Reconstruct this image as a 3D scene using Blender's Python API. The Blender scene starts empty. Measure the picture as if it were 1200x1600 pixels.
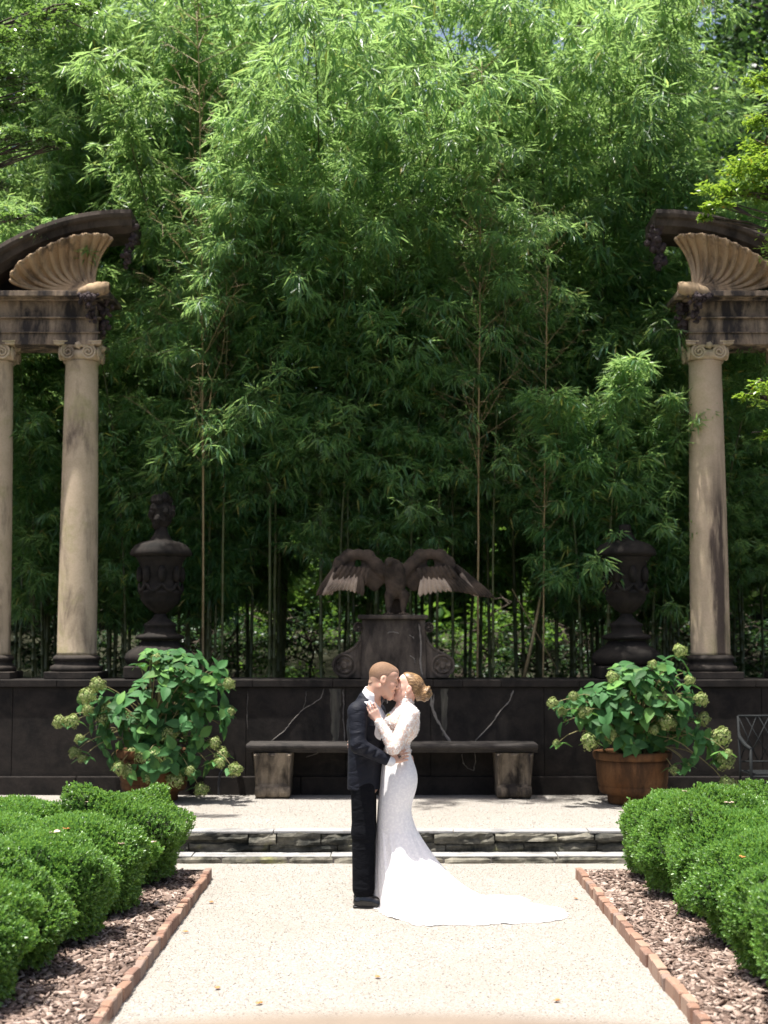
import bpy, bmesh, math, random
import numpy as np
from mathutils import Vector, Matrix
random.seed(7); RNG = np.random.default_rng(11)
R = math.radians
scene = bpy.context.scene
col = scene.collection

# ------------------------------------------------------------------ camera, sky, sun, exposure
CAM_H, FOC, PITCH = 2.0, 2300.0, math.atan(193/2300.0)
cam_d = bpy.data.cameras.new('camera'); cam = bpy.data.objects.new('camera', cam_d); col.objects.link(cam)
cam.location = (0, 0, CAM_H); cam.rotation_euler = (R(90)+PITCH, 0, 0)
cam_d.sensor_fit = 'VERTICAL'; cam_d.sensor_height = 36.0; cam_d.lens = FOC/1600*36
cam_d.clip_start = 0.05; cam_d.clip_end = 600
cam_d.dof.use_dof = True; cam_d.dof.focus_distance = 11.1; cam_d.dof.aperture_fstop = 2.0
scene.camera = cam
SUN_EL, SUN_AZ = 78.5, 240.0          # azimuth: direction the light comes from, 0=+Y, 90=+X (so 270 = from the left)
world = bpy.data.worlds.new('World'); scene.world = world; world.use_nodes = True
wn = world.node_tree.nodes; wl = world.node_tree.links
sky = wn.new('ShaderNodeTexSky'); sky.sky_type = 'NISHITA'; sky.sun_disc = False
sky.sun_elevation = R(SUN_EL); sky.sun_rotation = R(SUN_AZ); sky.air_density = 0.8; sky.dust_density = 5.0; sky.ozone_density = 0.3
bg = wn['Background']; bg.inputs['Strength'].default_value = 0.115
wl.new(sky.outputs['Color'], bg.inputs['Color'])
sun_d = bpy.data.lights.new('sun', 'SUN'); sun = bpy.data.objects.new('sun', sun_d); col.objects.link(sun)
sun_d.energy = 5.0; sun_d.angle = R(0.53); sun_d.color = (1.0, 0.965, 0.90)
_sd = Vector((math.sin(R(SUN_AZ))*math.cos(R(SUN_EL)), math.cos(R(SUN_AZ))*math.cos(R(SUN_EL)), math.sin(R(SUN_EL))))
sun.rotation_euler = _sd.to_track_quat('Z', 'Y').to_euler(); sun.location = _sd*40
scene.view_settings.view_transform = 'Standard'; scene.view_settings.look = 'None'
scene.view_settings.exposure = 1.0; scene.view_settings.gamma = 1.0
cy = scene.cycles
cy.use_denoising = True; cy.max_bounces = 7; cy.diffuse_bounces = 4; cy.glossy_bounces = 2; cy.transmission_bounces = 4
cy.transparent_max_bounces = 6; cy.caustics_reflective = False; cy.caustics_refractive = False
cy.sample_clamp_indirect = 8.0

# ------------------------------------------------------------------ helpers
_c, _s = math.cos(PITCH), math.sin(PITCH)
def ray(px, py):
    u = (px-600)/FOC; v = (800-py)/FOC
    return u, _c - v*_s, _s + v*_c
def at(px, py, Y):
    d = ray(px, py); t = Y/d[1]; return Vector((d[0]*t, Y, CAM_H+d[2]*t))
def gnd(px, py, z=0.0):
    d = ray(px, py); t = (z-CAM_H)/d[2]; return Vector((d[0]*t, d[1]*t, z))

def tag(o, label=None, cat=None, group=None, kind=None):
    if label: o['label'] = label
    if cat: o['category'] = cat
    if group: o['group'] = group
    if kind: o['kind'] = kind
    return o
def empty(name, loc=(0, 0, 0), label=None, cat=None, group=None):
    o = bpy.data.objects.new(name, None); col.objects.link(o); o.location = loc; o.empty_display_size = 0.1
    o['_loc'] = tuple(loc)
    return tag(o, label, cat, group)
def parent(o, p):
    """o keeps world coordinates; p sits unrotated at its stored location"""
    o.parent = p
    def W(q): return (W(q.parent) @ q.matrix_parent_inverse if q.parent else Matrix.Identity(4)) @ Matrix.Translation(q.location)
    o.matrix_parent_inverse = W(p).inverted()
    return o
def link(name, me, mat=None, par=None, smooth=False):
    o = bpy.data.objects.new(name, me); col.objects.link(o)
    if mat is not None and len(me.materials) == 0: me.materials.append(mat)
    if smooth: me.polygons.foreach_set('use_smooth', np.ones(len(me.polygons), bool))
    if par is not None: parent(o, par)
    return o
def mesh_np(name, V, F, tint=None):
    V = np.asarray(V, np.float32).reshape(-1, 3); F = np.asarray(F, np.int32)
    me = bpy.data.meshes.new(name); k = F.shape[1]
    me.vertices.add(len(V)); me.vertices.foreach_set('co', V.ravel())
    me.loops.add(F.size); me.loops.foreach_set('vertex_index', F.ravel())
    me.polygons.add(len(F)); me.polygons.foreach_set('loop_start', np.arange(0, F.size, k, dtype=np.int32))
    me.polygons.foreach_set('loop_total', np.full(len(F), k, np.int32))
    if tint is not None:
        a = me.attributes.new('tint', 'FLOAT', 'POINT'); a.data.foreach_set('value', np.asarray(tint, np.float32))
    me.update(calc_edges=True); me.validate()
    return me
def mesh_py(name, V, F):
    me = bpy.data.meshes.new(name); me.from_pydata([tuple(v) for v in V], [], [tuple(f) for f in F]); me.update(); return me

class MB:
    """collects shapes for one mesh"""
    def __init__(s): s.V = []; s.F = []
    def add(s, V, F, flip=False):
        b = len(s.V); s.V += [tuple(v) for v in V]
        s.F += [tuple((b+i) for i in (reversed(f) if flip else f)) for f in F]; return s
    def box(s, x0, x1, y0, y1, z0, z1, bev=0.0):
        if bev <= 0:
            V = [(x, y, z) for z in (z0, z1) for y in (y0, y1) for x in (x0, x1)]
            F = [(0, 2, 3, 1), (4, 5, 7, 6), (0, 1, 5, 4), (2, 6, 7, 3), (0, 4, 6, 2), (1, 3, 7, 5)]
            return s.add(V, F)
        b = bev; rings = []
        for (z, i) in ((z0, b), (z0+b, 0), (z1-b, 0), (z1, b)):
            c = b if i == 0 else b
            X0, X1, Y0, Y1 = x0+i, x1-i, y0+i, y1-i; q = b*0.9
            rings.append([(X0+q, Y0, z), (X1-q, Y0, z), (X1, Y0+q, z), (X1, Y1-q, z), (X1-q, Y1, z), (X0+q, Y1, z), (X0, Y1-q, z), (X0, Y0+q, z)])
        V = [p for r in rings for p in r]; F = []
        for r in range(3):
            for k in range(8): F.append((r*8+k, r*8+(k+1) % 8, (r+1)*8+(k+1) % 8, (r+1)*8+k))
        F.append(tuple(reversed(range(8)))); F.append(tuple(range(24, 32)))
        return s.add(V, F)
    def lathe(s, prof, cx, cy, n=32, mod=None, cap=True):
        V = []; F = []; m = len(prof)
        for i, (r, z) in enumerate(prof):
            for k in range(n):
                a = 2*math.pi*k/n; rr = r*(mod(i, a) if mod else 1)
                V.append((cx+rr*math.cos(a), cy+rr*math.sin(a), z))
        for i in range(m-1):
            for k in range(n):
                F.append((i*n+k, i*n+(k+1) % n, (i+1)*n+(k+1) % n, (i+1)*n+k))
        if cap:
            F.append(tuple(reversed(range(n)))); F.append(tuple(range((m-1)*n, m*n)))
        return s.add(V, F)
    def tube(s, pts, rad, n=8, cap=True):
        pts = [Vector(p) for p in pts]; m = len(pts)
        if not hasattr(rad, '__len__'): rad = [rad]*m
        T = []
        for i in range(m):
            a = pts[max(i-1, 0)]; b = pts[min(i+1, m-1)]; t = (b-a)
            T.append(t.normalized() if t.length > 1e-9 else Vector((0, 0, 1)))
        ref = Vector((1, 0, 0)) if abs(T[0].x) < 0.8 else Vector((0, 1, 0))
        u = T[0].cross(ref).normalized(); V = []; F = []
        for i in range(m):
            u = (u - T[i]*u.dot(T[i]))
            u = u.normalized() if u.length > 1e-6 else T[i].orthogonal().normalized()
            w = T[i].cross(u)
            for k in range(n):
                a = 2*math.pi*k/n; V.append(pts[i] + (u*math.cos(a)+w*math.sin(a))*rad[i])
        for i in range(m-1):
            for k in range(n): F.append((i*n+k, i*n+(k+1) % n, (i+1)*n+(k+1) % n, (i+1)*n+k))
        if cap and n > 2:
            F.append(tuple(reversed(range(n)))); F.append(tuple(range((m-1)*n, m*n)))
        return s.add(V, F)
    def grid(s, G, closed_u=False, flip=False):
        """G[i][j] points"""
        n = len(G); m = len(G[0]); V = [p for r in G for p in r]; F = []
        for i in range(n-1):
            for j in range(m if closed_u else m-1):
                j2 = (j+1) % m
                F.append((i*m+j, i*m+j2, (i+1)*m+j2, (i+1)*m+j))
        return s.add(V, F, flip)
    def prism(s, poly, y0, y1):
        """poly: (x,z) outline counter-clockwise seen from -Y; extruded from y0 to y1"""
        n = len(poly); V = [(x, y0, z) for x, z in poly]+[(x, y1, z) for x, z in poly]
        F = [tuple(range(n)), tuple(reversed(range(n, 2*n)))]
        for k in range(n): F.append((k, k+n, (k+1) % n+n, (k+1) % n))
        return s.add(V, F)
    def build(s, name, mat, par=None, smooth=False, bevel=0.0, recalc=True):
        me = mesh_py(name, s.V, s.F)
        if recalc:
            bm = bmesh.new(); bm.from_mesh(me); bmesh.ops.recalc_face_normals(bm, faces=bm.faces); bm.to_mesh(me); bm.free()
        o = link(name, me, mat, par, smooth)
        if bevel:
            m = o.modifiers.new('bevel', 'BEVEL'); m.width = bevel; m.segments = 2; m.limit_method = 'ANGLE'; m.angle_limit = R(40)
        return o

# ---- leaves: each leaf two triangles folded along the midrib
def leaf_mesh(name, P, D, N, L, W, tint, fold=0.25, mid=0.42, droop=0.0):
    P = np.asarray(P, np.float64); n = len(P)
    D = D/np.linalg.norm(D, axis=1, keepdims=True)
    S = np.cross(D, N); S /= (np.linalg.norm(S, axis=1, keepdims=True)+1e-9); Nn = np.cross(S, D)
    L = np.broadcast_to(L, (n,))[:, None]; W = np.broadcast_to(W, (n,))[:, None]
    V = np.empty((n, 4, 3))
    V[:, 0] = P
    V[:, 1] = P + D*L*mid + S*W*0.5 + Nn*W*fold
    V[:, 2] = P + D*L; V[:, 2, 2] -= (droop*L)[:, 0]
    V[:, 3] = P + D*L*mid - S*W*0.5 + Nn*W*fold
    b = (np.arange(n)*4)[:, None]
    F = np.concatenate([b+np.array([[0, 1, 2]]), b+np.array([[0, 2, 3]])], axis=0)
    return mesh_np(name, V.reshape(-1, 3), F, np.repeat(np.asarray(tint), 4))
def unit(a): return a/(np.linalg.norm(a, axis=-1, keepdims=True)+1e-12)

# ------------------------------------------------------------------ materials
def srgb(h):
    if isinstance(h, str): h = [int(h[i:i+2], 16)/255 for i in (0, 2, 4)]
    return tuple((c/12.92 if c <= 0.04045 else ((c+0.055)/1.055)**2.4) for c in h)+(1.0,)
class NT:
    def __init__(s, name):
        s.m = bpy.data.materials.new(name); s.m.use_nodes = True; s.t = s.m.node_tree; s.b = s.t.nodes['Principled BSDF']; s.out = s.t.nodes['Material Output']
    def n(s, typ, **kw):
        x = s.t.nodes.new(typ)
        for k, v in kw.items():
            if hasattr(x, k) and not isinstance(getattr(x, k, None), bpy.types.bpy_prop_collection): setattr(x, k, v)
        return x
    def l(s, a, b): s.t.links.new(a, b)
    def coord(s, scale=(1, 1, 1), kind='Object'):
        tc = s.n('ShaderNodeTexCoord'); mp = s.n('ShaderNodeMapping'); mp.inputs['Scale'].default_value = scale
        s.l(tc.outputs[kind], mp.inputs['Vector']); return mp.outputs['Vector']
    def noise(s, vec, scale, detail=6, rough=0.6, dist=0.0):
        x = s.n('ShaderNodeTexNoise'); x.inputs['Scale'].default_value = scale; x.inputs['Detail'].default_value = detail
        x.inputs['Roughness'].default_value = rough; x.inputs['Distortion'].default_value = dist; s.l(vec, x.inputs['Vector']); return x.outputs['Fac']
    def ramp(s, fac, stops, interp='LINEAR'):
        x = s.n('ShaderNodeValToRGB'); e = x.color_ramp.elements; x.color_ramp.interpolation = interp
        while len(e) < len(stops): e.new(0.5)
        for i, (p, c) in enumerate(stops):
            e[i].position = p; e[i].color = c if len(c) == 4 else tuple(c)+(1.0,)
        s.l(fac, x.inputs['Fac']); return x.outputs['Color']
    def mix(s, fac, a, b, mode='MIX'):
        x = s.n('ShaderNodeMix'); x.data_type = 'RGBA'; x.blend_type = mode
        for sock, v in ((x.inputs['Factor'], fac), (x.inputs[6], a), (x.inputs[7], b)):
            if isinstance(v, (int, float)): sock.default_value = v
            elif isinstance(v, tuple): sock.default_value = v if len(v) == 4 else v+(1.0,)
            else: s.l(v, sock)
        return x.outputs[2]
    def bump(s, h, strength=0.5, dist=0.01):
        x = s.n('ShaderNodeBump'); x.inputs['Strength'].default_value = strength; x.inputs['Distance'].default_value = dist
        s.l(h, x.inputs['Height']); s.l(x.outputs['Normal'], s.b.inputs['Normal'])
    def set(s, **kw):
        for k, v in kw.items():
            i = s.b.inputs[k.replace('_', ' ')]
            if hasattr(v, 'is_linked') or isinstance(v, bpy.types.NodeSocket): s.l(v, i)
            else: i.default_value = v
        return s
G3 = lambda v: (v, v, v, 1)
def stone_mat(name, base, dark, pale=None, stain=0.5, streak=True, bump=0.4, fine=60, lichen=None):
    t = NT(name); v = t.coord(); vs = t.coord((3.2, 3.2, 0.9)) if streak else t.coord((2, 2, 2))
    c = t.mix(t.ramp(t.noise(v, 3.2, 8, 0.65), [(0.35, G3(0)), (0.7, G3(1))]), base, pale or tuple(min(1, x*1.25) for x in base[:3])+(1,))
    lo = 0.62-stain*0.45
    st = t.ramp(t.noise(vs, 1.6, 7, 0.65, 0.3), [(lo, G3(0)), (lo+0.22, G3(1))])
    c = t.mix(st, c, dark)
    if lichen: c = t.mix(t.ramp(t.noise(v, 2.3, 8, 0.7), [(0.55, G3(0)), (0.68, G3(0.6))]), c, lichen)
    g = t.noise(v, fine, 5, 0.7)
    c = t.mix(0.35, c, t.ramp(g, [(0.2, G3(0.15)), (0.8, G3(0.95))]), 'SOFT_LIGHT')
    t.set(Base_Color=c, Roughness=0.88); t.b.inputs['Specular IOR Level'].default_value = 0.25
    t.bump(g, bump, 0.006); return t.m
def plain(name, c, rough=0.6, bump=0, fine=80, var=0.15, metal=0.0, spec=0.4):
    t = NT(name); v = t.coord(); g = t.noise(v, fine, 4, 0.6)
    cc = t.mix(g, tuple(x*(1-var) for x in c[:3])+(1,), tuple(min(1, x*(1+var)) for x in c[:3])+(1,))
    t.set(Base_Color=cc, Roughness=rough, Metallic=metal); t.b.inputs['Specular IOR Level'].default_value = spec
    if bump: t.bump(g, bump, 0.004)
    return t.m
def leaf_mat(name, stops, trans=0.35, tcol=(0.30, 0.45, 0.06), rough=0.42, spec=0.45, objvar=0.25, tscale=1.0):
    t = NT(name)
    a = t.n('ShaderNodeAttribute'); a.attribute_name = 'tint'
    c = t.ramp(a.outputs['Fac'], stops)
    oi = t.n('ShaderNodeObjectInfo'); hs = t.n('ShaderNodeHueSaturation')
    mr = t.n('ShaderNodeMapRange'); mr.inputs['To Min'].default_value = 1-objvar; mr.inputs['To Max'].default_value = 1+objvar
    t.l(oi.outputs['Random'], mr.inputs['Value']); t.l(mr.outputs['Result'], hs.inputs['Value']); t.l(c, hs.inputs['Color'])
    t.set(Base_Color=hs.outputs['Color'], Roughness=rough); t.b.inputs['Specular IOR Level'].default_value = spec
    tr = t.n('ShaderNodeBsdfTranslucent')
    tc = t.mix(0.65, hs.outputs['Color'], tuple(tcol)+(1,)); t.l(tc, tr.inputs['Color'])
    mx = t.n('ShaderNodeMixShader'); mx.inputs['Fac'].default_value = trans
    t.l(t.b.outputs['BSDF'], mx.inputs[1]); t.l(tr.outputs['BSDF'], mx.inputs[2]); t.l(mx.outputs['Shader'], t.out.inputs['Surface'])
    return t.m
M = {}
M['column'] = stone_mat('tan_sandstone', (0.43, 0.345, 0.235, 1), (0.13, 0.10, 0.075, 1), (0.54, 0.43, 0.31, 1), stain=0.27, bump=0.3, lichen=(0.30, 0.28, 0.13, 1))
M['entab'] = stone_mat('stained_sandstone', (0.28, 0.21, 0.145, 1), (0.04, 0.034, 0.032, 1), (0.38, 0.29, 0.21, 1), stain=0.55, bump=0.4)
M['shell'] = stone_mat('shell_sandstone', (0.36, 0.25, 0.15, 1), (0.04, 0.032, 0.028, 1), (0.44, 0.32, 0.20, 1), stain=0.3, bump=0.35)
M['darkstone'] = stone_mat('blackened_stone', (0.042, 0.034, 0.028, 1), (0.016, 0.0135, 0.012, 1), (0.068, 0.056, 0.046, 1), stain=0.5, streak=False, bump=0.5)
M['urnstone'] = stone_mat('shade_dark_urn_stone', (0.022, 0.018, 0.015, 1), (0.008, 0.007, 0.006, 1), (0.038, 0.031, 0.026, 1), stain=0.5, streak=False, bump=0.6)  # darker copy of the stone; shade on the urns put into its colour
M['arch'] = stone_mat('brown_black_cornice_stone', (0.06, 0.046, 0.037, 1), (0.02, 0.017, 0.015, 1), (0.10, 0.08, 0.065, 1), stain=0.4, bump=0.4)
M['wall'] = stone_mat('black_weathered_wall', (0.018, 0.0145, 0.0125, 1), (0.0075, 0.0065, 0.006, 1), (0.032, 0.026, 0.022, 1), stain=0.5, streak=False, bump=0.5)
M['pedestal'] = stone_mat('grey_brown_pedestal_stone', (0.075, 0.060, 0.049, 1), (0.022, 0.018, 0.016, 1), (0.13, 0.108, 0.09, 1), stain=0.5, bump=0.5)
M['eagle'] = stone_mat('brown_eagle_stone', (0.075, 0.053, 0.039, 1), (0.025, 0.019, 0.015, 1), (0.12, 0.09, 0.068, 1), stain=0.5, streak=False, bump=0.5)
M['feather'] = stone_mat('sunlit_feather_stone', (0.40, 0.31, 0.24, 1), (0.12, 0.09, 0.07, 1), (0.48, 0.385, 0.31, 1), stain=0.35, streak=False, bump=0.3)  # feather stone lightened to stand for a patch of sun
M['bench'] = stone_mat('bench_stone', (0.17, 0.135, 0.098, 1), (0.025, 0.021, 0.018, 1), (0.28, 0.23, 0.17, 1), stain=0.45, bump=0.4)
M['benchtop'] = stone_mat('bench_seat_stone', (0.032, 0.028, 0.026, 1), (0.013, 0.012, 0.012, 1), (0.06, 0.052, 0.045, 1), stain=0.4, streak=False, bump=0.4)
M['step'] = stone_mat('mossy_fieldstone', (0.20, 0.185, 0.145, 1), (0.04, 0.04, 0.033, 1), (0.30, 0.275, 0.22, 1), stain=0.5, streak=False, bump=0.9, fine=35, lichen=(0.24, 0.24, 0.07, 1))
M['riser'] = stone_mat('dark_fieldstone', (0.10, 0.095, 0.077, 1), (0.02, 0.021, 0.018, 1), (0.18, 0.165, 0.13, 1), stain=0.55, streak=False, bump=1.0, fine=30, lichen=(0.16, 0.16, 0.05, 1))
M['flag'] = stone_mat('pale_flagstone', (0.25, 0.246, 0.24, 1), (0.14, 0.136, 0.13, 1), (0.33, 0.326, 0.318, 1), stain=0.3, streak=False, bump=0.5)
M['mortar'] = plain('pale_mortar', (0.42, 0.38, 0.34, 1), 0.95, 0.5, 40, 0.35)
M['terracotta'] = stone_mat('weathered_terracotta', (0.095, 0.038, 0.011, 1), (0.032, 0.016, 0.007, 1), (0.135, 0.068, 0.03, 1), stain=0.4, bump=0.25)
M['bark'] = stone_mat('tree_bark', (0.085, 0.066, 0.05, 1), (0.03, 0.024, 0.02, 1), (0.14, 0.115, 0.09, 1), stain=0.5, bump=0.9, fine=25)
M['soil'] = plain('dark_soil', (0.045, 0.033, 0.022, 1), 0.95, 0.8, 25, 0.5)
M['litter'] = plain('leaf_litter', (0.026, 0.027, 0.012, 1), 0.95, 0.8, 12, 0.6)
M['metal'] = plain('dark_grey_painted_metal', (0.012, 0.014, 0.015, 1), 0.7, 0.0, 60, 0.15, 0.0, 0.2)
M['hose'] = plain('dark_pipe', (0.02, 0.025, 0.035, 1), 0.4)

def streak_col():
    t = NT('streaked_sandstone'); v = t.coord(); base = (0.43, 0.345, 0.235, 1)
    c = t.mix(t.ramp(t.noise(v, 3.2, 8, 0.65), [(0.35, G3(0)), (0.7, G3(1))]), base, (0.52, 0.40, 0.29, 1))
    c = t.mix(t.ramp(t.noise(v, 1.7, 8, 0.7), [(0.55, G3(0)), (0.7, G3(0.6))]), c, (0.30, 0.28, 0.13, 1))
    sx = t.n('ShaderNodeSeparateXYZ'); t.l(v, sx.inputs[0])
    def math_(op, a, b_=None):
        m = t.n('ShaderNodeMath'); m.operation = op
        for i, q in enumerate((a, b_)):
            if q is None: continue
            if isinstance(q, (int, float)): m.inputs[i].default_value = q
            else: t.l(q, m.inputs[i])
        return m.outputs[0]
    nz = t.noise(t.coord((9, 9, 1.1)), 1.6, 7, 0.6, 0.2); d = math_('SUBTRACT', sx.outputs['X'], at(1117, 850, 17.05).x); d = math_('ADD', d, math_('MULTIPLY', math_('SUBTRACT', nz, 0.5), 0.34)); d = math_('ABSOLUTE', d)
    a = t.ramp(math_('MULTIPLY', d, 5.0), [(0.18, G3(1)), (0.62, G3(0))])
    zr = t.n('ShaderNodeMapRange'); t.l(math_('ADD', sx.outputs['Z'], math_('MULTIPLY', nz, 1.2)), zr.inputs['Value']); zr.inputs['From Min'].default_value = 4.9; zr.inputs['From Max'].default_value = 3.9
    c = t.mix(math_('MULTIPLY', math_('MULTIPLY', a, zr.outputs['Result']), 0.93), c, (0.045, 0.032, 0.03, 1))
    g = t.noise(v, 60, 5, 0.7); c = t.mix(0.35, c, t.ramp(g, [(0.2, G3(0.15)), (0.8, G3(0.95))]), 'SOFT_LIGHT')
    t.set(Base_Color=c, Roughness=0.88); t.b.inputs['Specular IOR Level'].default_value = 0.25; t.bump(g, 0.3, 0.006); return t.m
M['column_streak'] = streak_col()
def gravel_mat(name, base=(0.288, 0.271, 0.249)):
    t = NT(name); v = t.coord()
    vo = t.n('ShaderNodeTexVoronoi'); vo.inputs['Scale'].default_value = 95; t.l(v, vo.inputs['Vector'])
    b = base
    cell = t.ramp(vo.outputs['Color'], [(0.0, (b[0]*0.66, b[1]*0.63, b[2]*0.58, 1)), (0.35, (b[0]*0.94, b[1]*0.92, b[2]*0.89, 1)), (0.7, (b[0]*1.08, b[1]*1.08, b[2]*1.08, 1)), (1.0, (min(1, b[0]*1.28), b[1]*1.3, b[2]*1.36, 1))])
    n2 = t.noise(v, 0.9, 6, 0.65)
    c = t.mix(t.ramp(n2, [(0.35, G3(0)), (0.75, G3(0.5))]), cell, (b[0]*0.82, b[1]*0.78, b[2]*0.70, 1))
    n3 = t.noise(v, 170, 3, 0.6)
    c = t.mix(0.5, c, t.ramp(n3, [(0.25, G3(0.2)), (0.7, G3(0.8))]), 'SOFT_LIGHT')
    t.set(Base_Color=c, Roughness=0.93); t.b.inputs['Specular IOR Level'].default_value = 0.2
    t.bump(vo.outputs['Distance'], 0.75, 0.008); return t.m
M['gravel'] = gravel_mat('pale_pea_gravel')
def chip_mat():
    t = NT('bark_mulch'); a = t.n('ShaderNodeAttribute'); a.attribute_name = 'tint'
    c = t.ramp(a.outputs['Fac'], [(0.0, (0.045, 0.028, 0.020, 1)), (0.35, (0.13, 0.085, 0.065, 1)), (0.7, (0.25, 0.18, 0.145, 1)), (1.0, (0.42, 0.335, 0.285, 1))])
    g = t.noise(t.coord((1, 1, 1)), 70, 4); c = t.mix(0.4, c, t.ramp(g, [(0.25, G3(0.1)), (0.75, G3(0.9))]), 'SOFT_LIGHT')
    t.set(Base_Color=c, Roughness=0.9); return t.m
M['chips'] = chip_mat()
def pebble_mat():
    t = NT('loose_pebbles'); a = t.n('ShaderNodeAttribute'); a.attribute_name = 'tint'
    c = t.ramp(a.outputs['Fac'], [(0.0, (0.14, 0.10, 0.07, 1)), (0.15, (0.25, 0.225, 0.195, 1)), (0.7, (0.33, 0.31, 0.28, 1)), (1.0, (0.46, 0.44, 0.41, 1))])
    t.set(Base_Color=c, Roughness=0.85); return t.m
M['pebble'] = pebble_mat()
def brick_mat():
    t = NT('orange_brick'); v = t.coord(); oi = t.n('ShaderNodeObjectInfo')
    c = t.ramp(oi.outputs['Random'], [(0.0, (0.17, 0.095, 0.07, 1)), (0.4, (0.24, 0.135, 0.09, 1)), (0.75, (0.30, 0.20, 0.145, 1)), (1.0, (0.20, 0.14, 0.115, 1))])
    g = t.noise(v, 22, 7, 0.7); c = t.mix(t.ramp(g, [(0.5, G3(0)), (0.75, G3(0.55))]), c, (0.33, 0.26, 0.21, 1))
    t.set(Base_Color=c, Roughness=0.92); t.bump(t.noise(v, 120, 4), 0.5, 0.004); return t.m
M['brick'] = brick_mat()
M['bamboo_leaf'] = leaf_mat('bamboo_leaf', [(0.0, (0.025, 0.095, 0.055, 1)), (0.5, (0.065, 0.175, 0.07, 1)), (0.9, (0.13, 0.26, 0.08, 1)), (0.965, (0.20, 0.30, 0.09, 1)), (0.985, (0.36, 0.33, 0.05, 1)), (1.0, (0.42, 0.30, 0.12, 1))], 0.50, (0.56, 0.82, 0.24), 0.34, 0.55, 0.28)
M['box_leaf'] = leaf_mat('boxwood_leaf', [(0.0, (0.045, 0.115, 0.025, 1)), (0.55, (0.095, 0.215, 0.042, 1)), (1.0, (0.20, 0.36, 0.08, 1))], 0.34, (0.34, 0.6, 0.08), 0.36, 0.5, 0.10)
M['box_core'] = plain('boxwood_twig_light_block', (0.018, 0.026, 0.010, 1), 0.95, 0.8, 30, 0.5)  # dense-twig colour for the added light-blocking core
M['hyd_leaf'] = leaf_mat('hydrangea_leaf', [(0.0, (0.03, 0.095, 0.03, 1)), (0.6, (0.05, 0.145, 0.042, 1)), (1.0, (0.11, 0.23, 0.05, 1))], 0.22, (0.18, 0.38, 0.06), 0.6, 0.22, 0.4)
M['floret'] = leaf_mat('hydrangea_floret', [(0.0, (0.13, 0.22, 0.05, 1)), (0.5, (0.29, 0.38, 0.12, 1)), (1.0, (0.52, 0.50, 0.28, 1))], 0.25, (0.5, 0.55, 0.2), 0.6, 0.2, 0.15)
M['hyd_stem'] = plain('hydrangea_stem', (0.19, 0.17, 0.07, 1), 0.7)
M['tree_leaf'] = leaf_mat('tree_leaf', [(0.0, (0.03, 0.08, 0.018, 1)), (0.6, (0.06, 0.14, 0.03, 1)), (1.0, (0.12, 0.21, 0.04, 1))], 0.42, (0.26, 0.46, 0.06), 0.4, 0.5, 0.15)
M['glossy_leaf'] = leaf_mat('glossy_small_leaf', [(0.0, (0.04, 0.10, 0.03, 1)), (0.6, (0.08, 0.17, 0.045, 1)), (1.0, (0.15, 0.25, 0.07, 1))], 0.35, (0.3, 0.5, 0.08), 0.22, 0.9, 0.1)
M['dark_leaf'] = leaf_mat('evergreen_and_shade_leaf', [(0.0, (0.015, 0.04, 0.02, 1)), (0.6, (0.025, 0.065, 0.028, 1)), (1.0, (0.05, 0.10, 0.035, 1))], 0.22, (0.12, 0.25, 0.05), 0.4, 0.45, 0.15)  # evergreens' own dark green; also stands for shade on understorey shrubs
M['bright_leaf'] = leaf_mat('sunlit_small_leaf', [(0.0, (0.06, 0.14, 0.02, 1)), (0.6, (0.11, 0.22, 0.03, 1)), (0.97, (0.20, 0.32, 0.045, 1)), (1.0, (0.6, 0.28, 0.03, 1))], 0.42, (0.42, 0.60, 0.06), 0.32, 0.5, 0.1)
def culm_mat(name, a, b):
    t = NT(name); oi = t.n('ShaderNodeObjectInfo'); c = t.mix(oi.outputs['Random'], a, b)
    g = t.noise(t.coord((1, 1, 6)), 9, 5); c = t.mix(t.ramp(g, [(0.45, G3(0)), (0.7, G3(0.6))]), c, tuple(x*0.5 for x in a[:3])+(1,))
    t.set(Base_Color=c, Roughness=0.5); return t.m
M['culm'] = culm_mat('bamboo_culm', (0.065, 0.085, 0.03, 1), (0.13, 0.14, 0.055, 1))
M['dead'] = culm_mat('dry_bamboo', (0.30, 0.22, 0.11, 1), (0.38, 0.29, 0.15, 1))
M['dryleaf'] = plain('dry_leaf', (0.50, 0.20, 0.06, 1), 0.7, 0, 30, 0.3)
M['pinkleaf'] = plain('pale_dry_leaf', (0.66, 0.47, 0.40, 1), 0.7, 0, 30, 0.25)
M['fruit'] = stone_mat('dark_garland', (0.045, 0.034, 0.036, 1), (0.018, 0.015, 0.018, 1), (0.10, 0.075, 0.075, 1), stain=0.4, streak=False, bump=0.6)

# ------------------------------------------------------------------ the setting: ground, paths, terrace
TZ, LZ = 0.248, 0.064                    # terrace and lower tread heights
Y1, Y2, YW = 13.165, 13.41, 16.576       # faces of the two steps, face of the garden wall
WT = 1.507                               # top of the garden wall
BZ = 1.15                                # soil level behind the wall
EL, ER, EY = -1.446, 1.612, 12.36        # brick edging lines of the two beds
b = MB()
ys = [-60, 16.9, 17.05, 24, 30, 40, 52, 70, 300]; zs = [-0.03, -0.03, BZ, BZ-0.1, BZ+.2, BZ+2.5, BZ+7.5, BZ+11, BZ+11]
b.grid([[(-300, y, z), (0, y, z), (300, y, z)] for y, z in zip(ys, zs)])
tag(b.build('ground', M['litter']), kind='structure')
b = MB(); n = 30
b.grid([[(-9+18*i/n, y, 0) for i in range(n+1)] for y in np.linspace(-8, Y1+0.03, 40)])
tag(b.build('gravel_path', M['gravel']), kind='structure')
b = MB(); b.grid([[(x, y, TZ-0.012+0.012*math.sin(x*3.1)*math.sin(y*4)*0.5) for x in np.linspace(-9, 9, 40)] for y in np.linspace(13.5, YW+0.05, 12)])
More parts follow.
